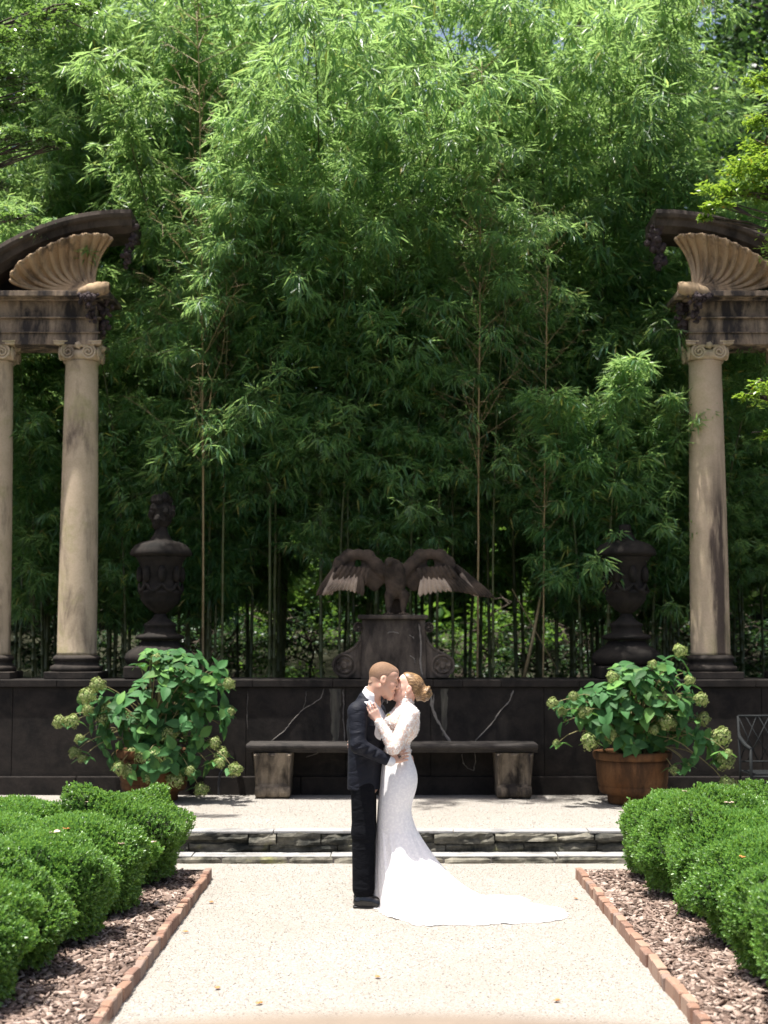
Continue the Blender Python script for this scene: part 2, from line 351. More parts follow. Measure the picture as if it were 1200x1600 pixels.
tag(b.build('terrace_gravel', M['gravel']), kind='structure')
# loose pebbles (uncountable)
def pebbles(name, n, x0, x1, y0, y1, z, s0, s1):
    P = np.stack([RNG.uniform(x0, x1, n), y0+(y1-y0)*RNG.uniform(0, 1, n)**0.9, np.full(n, z)], 1)
    O = np.array([[1, 0, 0], [0, 1, 0], [-1, 0, 0], [0, -1, 0], [0, 0, 0.75], [0, 0, -0.5]], float)
    s = RNG.uniform(s0, s1, (n, 1, 1))*RNG.uniform(0.7, 1.3, (n, 6, 1))
    a = RNG.uniform(0, 6.28, n); c, si = np.cos(a), np.sin(a)
    Rm = np.zeros((n, 3, 3)); Rm[:, 0, 0] = c; Rm[:, 0, 1] = -si; Rm[:, 1, 0] = si; Rm[:, 1, 1] = c; Rm[:, 2, 2] = 1
    V = P[:, None, :]+np.einsum('nij,kj->nki', Rm, O)*s
    T = np.array([[0, 1, 4], [1, 2, 4], [2, 3, 4], [3, 0, 4], [1, 0, 5], [2, 1, 5], [3, 2, 5], [0, 3, 5]])
    F = (np.arange(n)[:, None, None]*6+T[None]).reshape(-1, 3)
    me = mesh_np(name, V.reshape(-1, 3), F, np.repeat(RNG.uniform(0, 1, n), 6))
    return tag(link(name, me, M['pebble']), kind='stuff')
tag(pebbles('loose_pebbles', 15000, -1.42, 1.6, 7.0, Y1, 0.001, 0.0028, 0.0058), 'pale pebbles lying loose on the gravel path', None)
tag(pebbles('terrace_pebbles', 5000, -3.2, 3.2, Y2+0.2, YW-0.05, TZ-0.006, 0.0028, 0.0058), 'pale pebbles lying loose on the terrace', None)

# ------------------------------------------------------------------ stone steps
def rough_stone(name, x0, x1, y0, y1, z0, z1, mat, par, amp=0.012, seed=0, nx=None):
    rr = random.Random(seed); nx = nx or max(3, int((x1-x0)/0.06)); nz = 4; ny = 2
    ph = [rr.uniform(0, 6.28) for _ in range(8)]
    def off(x, z): return amp*(math.sin(x*23+ph[0]+z*30)*0.5+math.sin(x*51+ph[1])*0.35+math.sin(x*9+ph[2]-z*60)*0.6+rr.uniform(-.45, .45))
    b = MB(); W = x1-x0
    G = []
    for k in range(nz+1):
        tz = k/nz; z = z0+(z1-z0)*tz; rowp = []
        for i in range(nx+1):
            x = x0+W*i/nx; e = min(i, nx-i)/nx; rnd = 0.016*max(0, 1-e*nx/1.0)+0.012*(1 if k in (0, nz) else 0)
            rowp.append((x, y0+rnd+off(x, z), z+(amp*0.5*rr.uniform(-1, 1) if k == nz else 0)))
        G.append(rowp)
    top = [(p[0], y0+(y1-y0)*0.4, z1+amp*0.4*rr.uniform(-1, 1)) for p in G[-1]]; back = [(p[0], y1, z1) for p in G[-1]]
    low = [(p[0], y1, z0) for p in G[-1]]
    G += [top, back, low]
    b.grid(G)
    m = len(G)
    b.F.append(tuple(i*(nx+1) for i in range(m))); b.F.append(tuple(reversed([i*(nx+1)+nx for i in range(m)])))
    return b.build(name, mat, par, smooth=False)
st1 = empty('stone_step', (0, Y1, 0), 'lower stone step, one thin course of fieldstone behind the couple', 'step')
xs = [-5.0]; 
while xs[-1] < 5: xs.append(xs[-1]+random.uniform(0.38, 0.8))
for i in range(len(xs)-1): rough_stone('stone', xs[i]+0.008, xs[i+1]-0.008, Y1+random.uniform(-.012, .012), Y2+0.02, -0.02, LZ-random.uniform(0.008, 0.016), M['step'], st1, 0.007, i)
xs2 = [-5.0]
while xs2[-1] < 5: xs2.append(xs2[-1]+random.uniform(0.7, 1.3))
for i in range(len(xs2)-1):
    bb = MB(); bb.box(xs2[i]+.004, xs2[i+1]-.004, Y1+0.012, Y2+0.01, LZ-0.012, LZ+random.uniform(-.002, .003)); bb.build('tread_slab', M['flag'], st1, bevel=0.004)
bb = MB(); bb.box(-5, 5, Y1+0.03, Y2+0.03, -0.02, LZ-0.016); bb.build('mortar_bed', M['mortar'], st1)
st2 = empty('stone_step', (0, Y2, LZ), 'upper stone step, thick course of dark mossy fieldstone below the terrace', 'step')
xs = [-5.2]; k = 0
while xs[-1] < 5: xs.append(xs[-1]+random.uniform(0.22, 0.62))
zm = LZ+0.085
for i in range(len(xs)-1):
    z0 = zm+random.uniform(-.03, .022)
    rough_stone('stone', xs[i]+0.006, xs[i+1]-0.006, Y2+random.uniform(-.02, .012), Y2+0.2, z0, TZ-0.02+random.uniform(-.006, .004), M['riser'] if random.random() < .72 else M['step'], st2, 0.020, i+50)
xs = [-5.1]
while xs[-1] < 5: xs.append(xs[-1]+random.uniform(0.25, 0.75))
for i in range(len(xs)-1):
    rough_stone('stone', xs[i]+0.006, xs[i+1]-0.006, Y2+0.022+random.uniform(-.015, .012), Y2+0.2, LZ-0.01, zm-0.012+random.uniform(-.008, .004), M['riser'], st2, 0.018, i+90)
bb = MB(); bb.box(-5, 5, Y2+0.055, Y2+0.21, LZ, TZ-0.03); bb.build('mortar_bed', M['riser'], st2)
xs = [-5.0]
while xs[-1] < 5: xs.append(xs[-1]+random.uniform(0.6, 1.4))
for i in range(len(xs)-1):
    bb = MB(); bb.box(xs[i]+.004, xs[i+1]-.004, Y2+0.012+random.uniform(-.012, .008), Y2+0.21, TZ-0.022, TZ+random.uniform(-.002, .004)); bb.build('edge_slab', M['flag'], st2, bevel=0.006)

# ------------------------------------------------------------------ garden wall
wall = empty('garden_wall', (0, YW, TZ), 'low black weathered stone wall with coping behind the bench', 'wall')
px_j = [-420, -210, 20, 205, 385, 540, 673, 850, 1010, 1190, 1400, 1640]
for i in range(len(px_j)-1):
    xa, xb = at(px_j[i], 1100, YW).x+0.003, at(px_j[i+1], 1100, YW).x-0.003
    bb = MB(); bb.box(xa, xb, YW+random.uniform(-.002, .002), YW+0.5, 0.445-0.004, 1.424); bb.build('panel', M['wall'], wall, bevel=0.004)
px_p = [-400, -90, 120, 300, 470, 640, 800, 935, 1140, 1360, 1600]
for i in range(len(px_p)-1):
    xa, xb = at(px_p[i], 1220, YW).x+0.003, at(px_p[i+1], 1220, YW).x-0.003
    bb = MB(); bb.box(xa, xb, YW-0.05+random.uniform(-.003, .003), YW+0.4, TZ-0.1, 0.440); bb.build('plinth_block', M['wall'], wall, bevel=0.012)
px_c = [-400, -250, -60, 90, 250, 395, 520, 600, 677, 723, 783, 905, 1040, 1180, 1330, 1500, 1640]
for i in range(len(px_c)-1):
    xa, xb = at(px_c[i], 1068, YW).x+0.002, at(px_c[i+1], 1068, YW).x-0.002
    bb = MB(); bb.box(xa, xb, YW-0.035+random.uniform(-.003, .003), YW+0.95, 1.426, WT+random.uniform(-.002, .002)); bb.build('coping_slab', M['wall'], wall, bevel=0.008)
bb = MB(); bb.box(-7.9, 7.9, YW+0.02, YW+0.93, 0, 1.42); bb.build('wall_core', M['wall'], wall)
def ribbon(name, pts, w, Y, par, mat, seed=0, proud=0.004):
    rr = random.Random(seed); P = []
    for i in range(len(pts)-1):
        for k in range(5):
            t = k/5; P.append((pts[i][0]*(1-t)+pts[i+1][0]*t, pts[i][1]*(1-t)+pts[i+1][1]*t))
    P.append(pts[-1]); L = []; Rr = []
    for i, p in enumerate(P):
        q = at(p[0]+rr.uniform(-.6, .6), p[1]+rr.uniform(-.4, .4), Y); a = at(*P[max(i-1, 0)], Y); c = at(*P[min(i+1, len(P)-1)], Y)
        d = Vector((c.x-a.x, 0, c.z-a.z)).normalized(); nn = Vector((d.z, 0, -d.x)); ww = w*rr.uniform(.35, 1.0)*(1 if 0 < i < len(P)-1 else .3)
        L.append((q.x-nn.x*ww, Y-proud, q.z-nn.z*ww)); Rr.append((q.x+nn.x*ww, Y-proud, q.z+nn.z*ww))
    mm = [((l[0]+r_[0])/2, Y-proud-0.004, (l[2]+r_[2])/2) for l, r_ in zip(L, Rr)]
    Lb = [(l[0], Y+0.01, l[2]) for l in L]; Rb = [(r_[0], Y+0.01, r_[2]) for r_ in Rr]
    b = MB(); b.grid([Lb, L, mm, Rr, Rb]); return b.build(name, mat, par)
M['crack'] = plain('pale_crack_mortar', (0.17, 0.155, 0.14, 1), 0.95, 0.5, 40, 0.5)
cr = [([(506, 1076), (502, 1090), (488, 1100), (474, 1108), (462, 1120), (452, 1132), (444, 1142), (424, 1158)], .006),
      ([(479, 1080), (477, 1096), (474, 1107)], .004), ([(536, 1077), (537, 1100), (536, 1125), (539, 1158)], .006),
      ([(674, 1077), (674, 1100), (682, 1124), (696, 1148), (704, 1160)], .017), ([(680, 1118), (676, 1106), (678, 1084)], .009),
      ([(802, 1078), (796, 1096), (780, 1112), (768, 1132), (740, 1160)], .010),
      ([(478, 1183), (490, 1179), (500, 1175), (512, 1175)], .006), ([(722, 1178), (724, 1192), (730, 1200), (740, 1204), (743, 1190), (742, 1176)], .006),
      ([(387, 1080), (386, 1110), (387, 1140)], .004), ([(160, 1090), (150, 1120), (152, 1150)], .004), ([(1050, 1085), (1062, 1110), (1060, 1140)], .004)]
for i, (p, w) in enumerate(cr): ribbon('mortar_repair', p, w, YW, wall, M['crack'], i)
# two pale run-off stains, thin crusts of lime on the face of the wall
t = NT('lime_stain'); v = t.coord((9, 1, 1.4)); g = t.noise(v, 2.2, 7, 0.65)
c = t.ramp(g, [(0.35, (0.02, 0.019, 0.017, 1)), (0.6, (0.065, 0.06, 0.047, 1)), (0.78, (0.13, 0.12, 0.10, 1))]); t.set(Base_Color=c, Roughness=0.95); M['lime'] = t.m
def stain(px0, px1, py0, py1, seed):
    rr = random.Random(seed); G = []
    for k in range(11):
        y = py0+(py1-py0)*k/10; e = (1-0.5*(k/10)**2); cx = (px0+px1)/2+rr.uniform(-1, 1); w = (px1-px0)/2*e*rr.uniform(.85, 1.1)
        a = at(cx-w, y, YW); c2 = at(cx, y, YW); d = at(cx+w, y, YW)
        G.append([(a.x, YW+0.004, a.z), ((a.x+c2.x)/2, YW-0.003, a.z), (c2.x, YW-0.0036, c2.z), ((d.x+c2.x)/2, YW-0.003, a.z), (d.x, YW+0.004, d.z)])
    b = MB(); b.grid(G); return b.build('lime_crust', M['lime'], wall)
stain(513, 535, 1076, 1160, 1); stain(685, 703, 1076, 1150, 2)

# ------------------------------------------------------------------ bench
bx0, bx1 = -1.49, 1.665
bench = empty('stone_bench', (0.09, 16.3, TZ), 'long stone bench on two scrolled supports against the black wall', 'bench')
b = MB()
prof = [(16.60-0.03, 0.735), (16.12, 0.735), (16.10, 0.745), (16.10, 0.762), (16.065, 0.775), (16.05, 0.795), (16.05, 0.812), (16.06, 0.824), (16.08, 0.828), (16.57, 0.828)]
n = 24
G = [[(bx0+(bx1-bx0)*i/n, y+random.uniform(-.001, .001), z) for (y, z) in prof] for i in range(n+1)]
b.grid(G); m = len(prof); b.F.append(tuple(range(m))); b.F.append(tuple(reversed(range(n*m, n*m+m))))
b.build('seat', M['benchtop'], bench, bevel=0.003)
for (pa, pb) in ((396, 456), (774, 833)):
    xa, xb = at(pa, 1200, 16.15).x, at(pb, 1200, 16.15).x; b = MB(); nx, nz = 30, 22; G = []
    for k in range(nz+1):
        z = TZ-0.01+(0.733-TZ+0.01)*k/nz; tz = k/nz
        pro = 0.10*math.sin(min(1, tz*1.02)*math.pi*0.5)**1.5*tz + (0.085*math.sqrt(max(0, 1-((tz-0.14)/0.14)**2)) if tz < 0.28 else 0.0) + 0.03*tz**3
        w = 0.86+0.14*tz**.8+.03*math.exp(-((tz-.12)/.1)**2); row = []
        for i in range(nx+1):
            u = i/nx*2-1; x = (xa+xb)/2+(xb-xa)/2*u*w
            fl = 0.0
            if 0.28 < tz < 0.97: fl = (0.05 if abs(u) > .8 else 0.035*max(0, math.cos(u*math.pi*2.2))**.6) if abs(u) < 0.985 else 0.0
            elif tz <= 0.28: fl = 0.026*(abs(math.cos(u*math.pi*1.5))**0.7)
            row.append((x, 16.21-pro-fl, z))
        G.append([(row[0][0], 16.56, z)]+row+[(row[-1][0], 16.56, z)])
    b.grid(G); b.build('support', M['bench'], bench, smooth=False)

# ------------------------------------------------------------------ eagle pedestal
YP = 16.70
ped = empty('eagle_pedestal', (0.1, YP, WT), 'scroll-sided stone pedestal carrying the eagle on the wall', 'pedestal')
def pz(px, py, Y=YP): p = at(px, py, Y); return (p.x, p.z)
b = MB(); a0 = pz(564, 1059); a1 = pz(666, 968); b.prism([(a0[0], WT+.002), (a1[0], WT+.002), (a1[0]-.01, a1[1]), (a0[0]+.01, a1[1])], YP, YP+0.42); b.build('block', M['pedestal'], ped, bevel=0.008)
b = MB(); c0 = pz(559, 968); c1 = pz(669, 962); b.box(c0[0], c1[0], YP-0.05, YP+0.46, c0[1]+.002, c1[1]+.01, 0.012); b.build('cap', M['pedestal'], ped)
def spiral_disc(cx, cz, r, y, mat, name, par, n=28, petals=5):
    b = MB(); prof = [(0.0, -0.028), (0.2, -0.03), (0.3, -0.012), (0.45, -0.012), (0.6, -0.024), (0.74, -0.006), (0.8, -0.006), (0.86, -0.03), (1.0, -0.026), (1.0, 0.06)]
    G = []
    for (q, d) in prof:
        row = []
        for k in range(n):
            a = 2*math.pi*k/n; dd = d
            if 0.35 < q < 0.7: dd = d-0.012*math.cos(petals*a)
            row.append((cx+q*r*math.cos(a), y+dd, cz+q*r*math.sin(a)))
        G.append(row)
    b.grid(G, closed_u=True); return b.build(name, mat, par, smooth=False)
for sg in (-1, 1):
    ctr = 615.0
    S = lambda px: ctr+sg*(px-ctr)
    # swept side scroll outline (right side pixel outline, mirrored for the left)
    out = [(662, 972), (664, 990), (668, 1002), (676, 1012), (687, 1019), (699, 1024), (707, 1031), (710, 1040), (706, 1052), (700, 1059.5), (662, 1059.5)]
    poly = [pz(S(x), y) for x, y in out]; poly = [(x, max(z, WT+.003)) for x, z in poly]
    if sg > 0: poly = poly[::-1]
    b = MB(); b.prism(poly, YP+0.03, YP+0.36); sc = b.build('scroll', M['pedestal'], ped, bevel=0.006)
    # raised edge band
    b = MB(); pts = [at(S(x), y, YP+0.03) for x, y in out[:8]]; b.tube([(p.x, YP+0.035, p.z) for p in pts], 0.018, 8); b.build('moulding', M['pedestal'], sc)
    q = at(S(692), 1040, YP); spiral_disc(q.x, q.z, 0.135, YP+0.02, M['pedestal'], 'rosette', sc)
    q = at(S(670), 980, YP); spiral_disc(q.x, q.z, 0.058, YP+0.01, M['pedestal'], 'small_rosette', sc)
for i, p in enumerate([[(605, 989), (613, 987), (624, 990)], [(639, 992), (643, 994), (647, 998)], [(640, 1024), (646, 1028), (649, 1036)], [(655, 975), (658, 1005), (657, 1040), (660, 1056)]]):
    ribbon('mortar_repair', p, .007 if i < 3 else .012, YP, ped, M['crack'], 40+i)

# ------------------------------------------------------------------ signed-distance modelling for bodies
class SDF:
    def __init__(s, lo, hi, h):
        s.lo = np.array(lo, float); s.h = h
        s.n = np.ceil((np.array(hi)-s.lo)/h).astype(int)+1; s.D = np.full(s.n, 9.0, np.float32)
    def _sub(s, lo, hi, k):
        m = k+4*s.h
        a = np.clip(np.floor((np.array(lo)-m-s.lo)/s.h).astype(int), 0, s.n-1); b = np.clip(np.ceil((np.array(hi)+m-s.lo)/s.h).astype(int)+1, 1, s.n)
        sl = tuple(slice(int(i), int(j)) for i, j in zip(a, b))
        X = [(s.lo[i]+s.h*np.arange(a[i], b[i])).astype(np.float32) for i in range(3)]
        return sl, X[0][:, None, None], X[1][None, :, None], X[2][None, None, :]
    def _union(s, sl, d, k):
        A = s.D[sl]
        if k > 0:
            q = np.maximum(k-np.abs(A-d), 0)/k; s.D[sl] = np.minimum(A, d)-q*q*k*0.25
        else: s.D[sl] = np.minimum(A, d)
    def _cut(s, sl, d, k):
        A = s.D[sl]; d = -d
        if k > 0:
            q = np.maximum(k-np.abs(A-d), 0)/k; s.D[sl] = np.maximum(A, d)+q*q*k*0.25
        else: s.D[sl] = np.maximum(A, d)
    def cap(s, p0, p1, r0, r1=None, k=0.02, flat=None, fs=1.0, cut=False):
        r1 = r0 if r1 is None else r1; p0 = np.array(p0, float); p1 = np.array(p1, float); rm = max(r0, r1)
        sl, X, Y, Z = s._sub(np.minimum(p0, p1)-rm, np.maximum(p0, p1)+rm, k)
        v = p1-p0; L2 = max(v@v, 1e-12)
        dx, dy, dz = X-p0[0], Y-p0[1], Z-p0[2]
        t = np.clip((dx*v[0]+dy*v[1]+dz*v[2])/L2, 0, 1)
        ex, ey, ez = dx-t*v[0], dy-t*v[1], dz-t*v[2]
        q = ex*ex+ey*ey+ez*ez
        if flat is not None:
            f = np.array(flat, float); f /= np.linalg.norm(f); q = q+(fs*fs-1)*(ex*f[0]+ey*f[1]+ez*f[2])**2
        d = np.sqrt(q)-(r0+(r1-r0)*t)
        (s._cut if cut else s._union)(sl, d, k)
    def ell(s, c, r, Rm=None, k=0.02, cut=False):
        c = np.array(c, float); r = np.array(r, float); rm = r.max()
        sl, X, Y, Z = s._sub(c-rm, c+rm, k)
        x, y, z = X-c[0], Y-c[1], Z-c[2]
        if Rm is not None:
            Rm = np.array(Rm)   # columns = local axes in world
            x, y, z = [x*Rm[0, i]+y*Rm[1, i]+z*Rm[2, i] for i in range(3)]
        k0 = np.sqrt((x/r[0])**2+(y/r[1])**2+(z/r[2])**2); k1 = np.sqrt((x/r[0]**2)**2+(y/r[1]**2)**2+(z/r[2]**2)**2)+1e-6
        d = k0*(k0-1)/k1
        (s._cut if cut else s._union)(sl, d, k)
    def plane_keep(s, nrm, off):
        """keep the side where nrm.p > off"""
        nrm = np.array(nrm, float); nrm /= np.linalg.norm(nrm)
        X = [(s.lo[i]+s.h*np.arange(s.n[i])).astype(np.float32) for i in range(3)]
        d = off-(X[0][:, None, None]*nrm[0]+X[1][None, :, None]*nrm[1]+X[2][None, None, :]*nrm[2])
        s.D = np.maximum(s.D, d)
    def mesh(s, name):
        D = s.D; nx, ny, nz = D.shape; S = D < 0
        C = np.zeros((nx-1, ny-1, nz-1), np.int8)
        cs = [(i, j, k) for i in (0, 1) for j in (0, 1) for k in (0, 1)]
        sub = lambda A, c: A[c[0]:nx-1+c[0], c[1]:ny-1+c[1], c[2]:nz-1+c[2]]
        for c in cs: C += sub(S, c)
        act = np.argwhere((C > 0) & (C < 8)); n = len(act); idx = np.full(C.shape, -1, np.int64); idx[tuple(act.T)] = np.arange(n)
        acc = np.zeros((n, 3)); cnt = np.zeros(n)
        for a in cs:
            for ax in range(3):
                if a[ax]: continue
                bq = list(a); bq[ax] = 1
                da = D[act[:, 0]+a[0], act[:, 1]+a[1], act[:, 2]+a[2]].astype(float); db = D[act[:, 0]+bq[0], act[:, 1]+bq[1], act[:, 2]+bq[2]].astype(float)
                m = (da < 0) != (db < 0); t = np.where(m, da/np.where(m, da-db, 1), 0)
                p = np.tile(np.array(a, float), (n, 1)); p[:, ax] += t; acc += p*m[:, None]; cnt += m
        V = s.lo+(act+acc/cnt[:, None])*s.h; F = []
        for ax in range(3):
            o1, o2 = (ax+1) % 3, (ax+2) % 3
            A = [slice(None)]*3; B = [slice(None)]*3; A[ax] = slice(0, -1); B[ax] = slice(1, None)
            E = np.argwhere(S[tuple(A)] != S[tuple(B)])
            E = E[(E[:, o1] > 0) & (E[:, o2] > 0) & (E[:, o1] < D.shape[o1]-1) & (E[:, o2] < D.shape[o2]-1)]
            q = []
            for (u, w) in ((-1, -1), (0, -1), (0, 0), (-1, 0)):
                c = E.copy(); c[:, o1] += u; c[:, o2] += w; q.append(idx[tuple(c.T)])
            q = np.stack(q, 1); ins = S[tuple(E.T)]; q[~ins] = q[~ins][:, ::-1]; F.append(q)
        F = np.concatenate(F); F = F[(F >= 0).all(1)]
        return mesh_np(name, V, F)

# ------------------------------------------------------------------ eagle statue
YE = YP+0.14
def E_(px, py, dy=0.0): return np.array(at(px, py, YE+dy))
eagle = empty('eagle_statue', (at(620, 962, YE).x, YE, at(620, 962, YE).z+.01), 'brown stone eagle with both wings spread on its pedestal', 'statue')
s = SDF(E_(488, 968, 0)-np.array([0, .35, .0]), E_(785, 850, 0)+np.array([0, .35, .1]), 0.008)
s.ell(E_(618, 908), (.12, .12, .20), k=.04); s.ell(E_(616, 890, -.03), (.11, .11, .12), k=.04)
s.cap(E_(612, 895, -.05), E_(610, 880, -.08), .075, .06, k=.04); s.ell(E_(609, 878, -.10), (.055, .07, .05), k=.03)
s.cap(E_(606, 880, -.15), E_(604, 885, -.19), .022, .008, k=.02)
for px in (607, 630):
    s.cap(E_(px+2, 930, -.02), E_(px, 948, -.03), .062, .035, k=.04); s.cap(E_(px, 948, -.03), E_(px, 957, -.05), .022, .02, k=.02)
    for dx in (-.05, 0, .05):
        e = E_(px, 959, -.06); s.cap(e, e+np.array([dx, -.09, -.005]), .016, .012, k=.015)
# tail
s.cap(E_(618, 925, .08), E_(620, 950, .12), .08, .11, k=.04, flat=(0, 1, .3), fs=2.5)
wingR = [(632, 893), (645, 880), (657, 869), (672, 865.5), (688, 869), (700, 880), (716, 894), (735, 909)]
wingL = [(598, 893), (588, 882), (575, 870), (560, 866), (545, 869), (532, 880), (520, 897), (508, 915)]
for w in (wingR, wingL):
    rr = [.075, .07, .06, .055, .055, .05, .04, .03]
    for i in range(len(w)-1): s.cap(E_(*w[i], .02), E_(*w[i+1], .02), rr[i], rr[i+1], k=.03, flat=(0, 1, 0), fs=1.5)
    inner = [(w[0], (w[0][0]+(w[3][0]-w[0][0])*.35, 915)), (w[2], (w[2][0], 900)), (w[4], (w[4][0]+(w[4][0]-w[2][0])*.1, 900)), (w[5], (w[5][0]*1.0+(w[5][0]-w[3][0])*.3, 905))]
    for a, c in inner: s.cap(E_(*a, .05), E_(*c, .05), .085, .065, k=.04, flat=(0, 1, 0), fs=2.4)
    s.cap(E_(w[1][0], 899, .06), E_(w[5][0], 902, .06), .12, .10, k=.04, flat=(0, 1, 0), fs=3.0)
link('body', s.mesh('eagle_body'), M['eagle'], eagle, True)
def feather(p0, p1, w, mat, name, y, bend=0.02):
    """a thin tapering plate from p0 to p1 (pixels)"""
    a = Vector(E_(*p0, y)); c = Vector(E_(*p1, y)); d = c-a; L = d.length; d.normalize(); sd = Vector((d.z, 0, -d.x)); b = MB(); G = []
    for k in range(9):
        t = k/8; ww = w*(0.75+0.5*t*(1-t))*(1 if t < .75 else math.sqrt(max(0.02, 1-((t-.75)/.25)**2)))
        c0 = a+d*L*t+Vector((0, -bend*math.sin(t*math.pi), 0)); row = []
        for u, dy in ((-1, .006), (-.5, -.004), (0, -.012), (.5, -.004), (1, .006)): row.append(c0+sd*ww*u+Vector((0, dy, 0)))
        row += [c0+sd*ww*.5+Vector((0, .014, 0)), c0-sd*ww*.5+Vector((0, .014, 0))]
        G.append(row)
    b.grid(G, closed_u=True); b.F.append(tuple(range(7))); b.F.append(tuple(reversed(range(56, 63))))
    return b.build(name, mat, eagle, smooth=False)
# right wing: long primaries then secondaries, their sun patch painted pale
for i in range(7):
    t = i/6; feather((712+10*t, 884+14*t), (773-30*t, 935-3*t), .034, M['eagle'] if i < 5 else M['feather'], 'feather', -.02-.006*i)
for i in range(12):
    t = i/11; feather((706-44*t, 896+4*t), (748-92*t, 931+2*t-7*math.sin(t*3.1)), .036, M['feather'] if i > 4 else M['eagle'], 'feather', -.075-.003*i)
for i in range(8):
    t = i/7; feather((700-46*t, 884+3*t), (716-55*t, 906+5*t), .03, M['eagle'], 'covert_feather', -.10)
for i in range(7):
    t = i/6; feather((524-6*t, 886+16*t), (494+24*t, 931-1*t), .032, M['eagle'] if i < 3 else M['feather'], 'feather', -.02-.006*i)
for i in range(11):
    t = i/10; feather((534+30*t, 892+6*t), (504+62*t, 930+2*t-8*math.sin(t*3.1)), .034, M['feather'] if t < .85 else M['eagle'], 'feather', -.075-.004*i)
for i in range(7):
    t = i/6; feather((536+40*t, 884+4*t), (520+50*t, 906+6*t), .03, M['eagle'], 'covert_feather', -.10)

# ------------------------------------------------------------------ urns on the wall
def urn(pxc, label, finial=True):
    YU = 17.05; X = at(pxc, 1000, YU).x; Z = lambda py: at(pxc, py, YU).z; W = lambda hw: hw*YU/FOC/0.9965
    u = empty('stone_urn', (X, YU, WT), label, 'urn', 'urns on the garden wall')
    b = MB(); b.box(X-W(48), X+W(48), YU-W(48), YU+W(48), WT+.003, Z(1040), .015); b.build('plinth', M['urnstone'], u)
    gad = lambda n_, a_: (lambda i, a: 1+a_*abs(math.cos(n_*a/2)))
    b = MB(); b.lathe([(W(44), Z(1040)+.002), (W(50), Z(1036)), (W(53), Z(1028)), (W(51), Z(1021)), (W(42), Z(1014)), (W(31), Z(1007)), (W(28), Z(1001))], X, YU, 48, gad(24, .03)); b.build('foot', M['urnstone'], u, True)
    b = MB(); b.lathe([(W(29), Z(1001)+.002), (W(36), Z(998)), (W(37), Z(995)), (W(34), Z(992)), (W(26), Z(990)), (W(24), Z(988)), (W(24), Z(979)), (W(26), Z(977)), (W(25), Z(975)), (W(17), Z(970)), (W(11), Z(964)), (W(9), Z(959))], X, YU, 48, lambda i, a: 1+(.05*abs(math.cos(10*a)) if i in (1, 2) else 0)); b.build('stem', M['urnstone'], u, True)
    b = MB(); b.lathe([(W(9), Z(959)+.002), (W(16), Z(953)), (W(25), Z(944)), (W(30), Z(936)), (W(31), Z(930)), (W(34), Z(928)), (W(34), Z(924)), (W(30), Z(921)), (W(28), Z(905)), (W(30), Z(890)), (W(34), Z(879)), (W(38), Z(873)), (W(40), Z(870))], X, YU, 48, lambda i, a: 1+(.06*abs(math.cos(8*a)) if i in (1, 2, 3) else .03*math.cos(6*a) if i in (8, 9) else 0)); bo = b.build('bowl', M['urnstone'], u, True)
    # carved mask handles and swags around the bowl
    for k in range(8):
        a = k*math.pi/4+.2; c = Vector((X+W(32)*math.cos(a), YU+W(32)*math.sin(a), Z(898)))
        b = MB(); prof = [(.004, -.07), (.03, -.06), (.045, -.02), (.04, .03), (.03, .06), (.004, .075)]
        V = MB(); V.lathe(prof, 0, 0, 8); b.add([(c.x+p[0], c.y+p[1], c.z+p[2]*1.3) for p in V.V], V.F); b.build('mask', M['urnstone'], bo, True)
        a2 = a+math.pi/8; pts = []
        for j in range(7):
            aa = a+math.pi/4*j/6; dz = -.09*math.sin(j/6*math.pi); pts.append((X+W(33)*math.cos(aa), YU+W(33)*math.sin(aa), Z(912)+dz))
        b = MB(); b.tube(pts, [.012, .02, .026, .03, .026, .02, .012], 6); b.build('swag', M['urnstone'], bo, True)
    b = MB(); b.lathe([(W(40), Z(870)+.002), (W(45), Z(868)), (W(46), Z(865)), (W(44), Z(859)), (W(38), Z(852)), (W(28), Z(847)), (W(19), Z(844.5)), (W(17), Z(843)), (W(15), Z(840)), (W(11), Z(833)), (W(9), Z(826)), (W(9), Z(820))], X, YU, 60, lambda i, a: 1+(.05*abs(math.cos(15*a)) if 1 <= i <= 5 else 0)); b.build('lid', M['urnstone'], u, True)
    if finial:
        rr = random.Random(3); b = MB()
        for k in range(34):
            a = rr.uniform(0, 6.28); h = rr.uniform(0, 1); r0 = W(21)*math.sin(.5+h*2.2)*rr.uniform(.6, 1); z = Z(822)+(Z(778)-Z(822))*h
            c = (X+r0*math.cos(a), YU+r0*math.sin(a), z); q = rr.uniform(.035, .06)
            V = MB(); V.lathe([(.003, -q*1.2), (q*.6, -q*.8), (q, 0), (q*.7, q*.8), (.003, q*1.3)], c[0], c[1], 7); b.add([(p[0], p[1], p[2]+z) for p in V.V], V.F)
        b.lathe([(W(10), Z(823)), (W(16), Z(815)), (W(18), Z(795)), (W(8), Z(776))], X, YU, 12); b.build('flame_finial', M['urnstone'], u, False)
    return u
urn(250, 'dark lidded stone urn with carved finial beside the left column')
urn(979, 'dark lidded stone urn half hidden in foliage beside the right column', False)

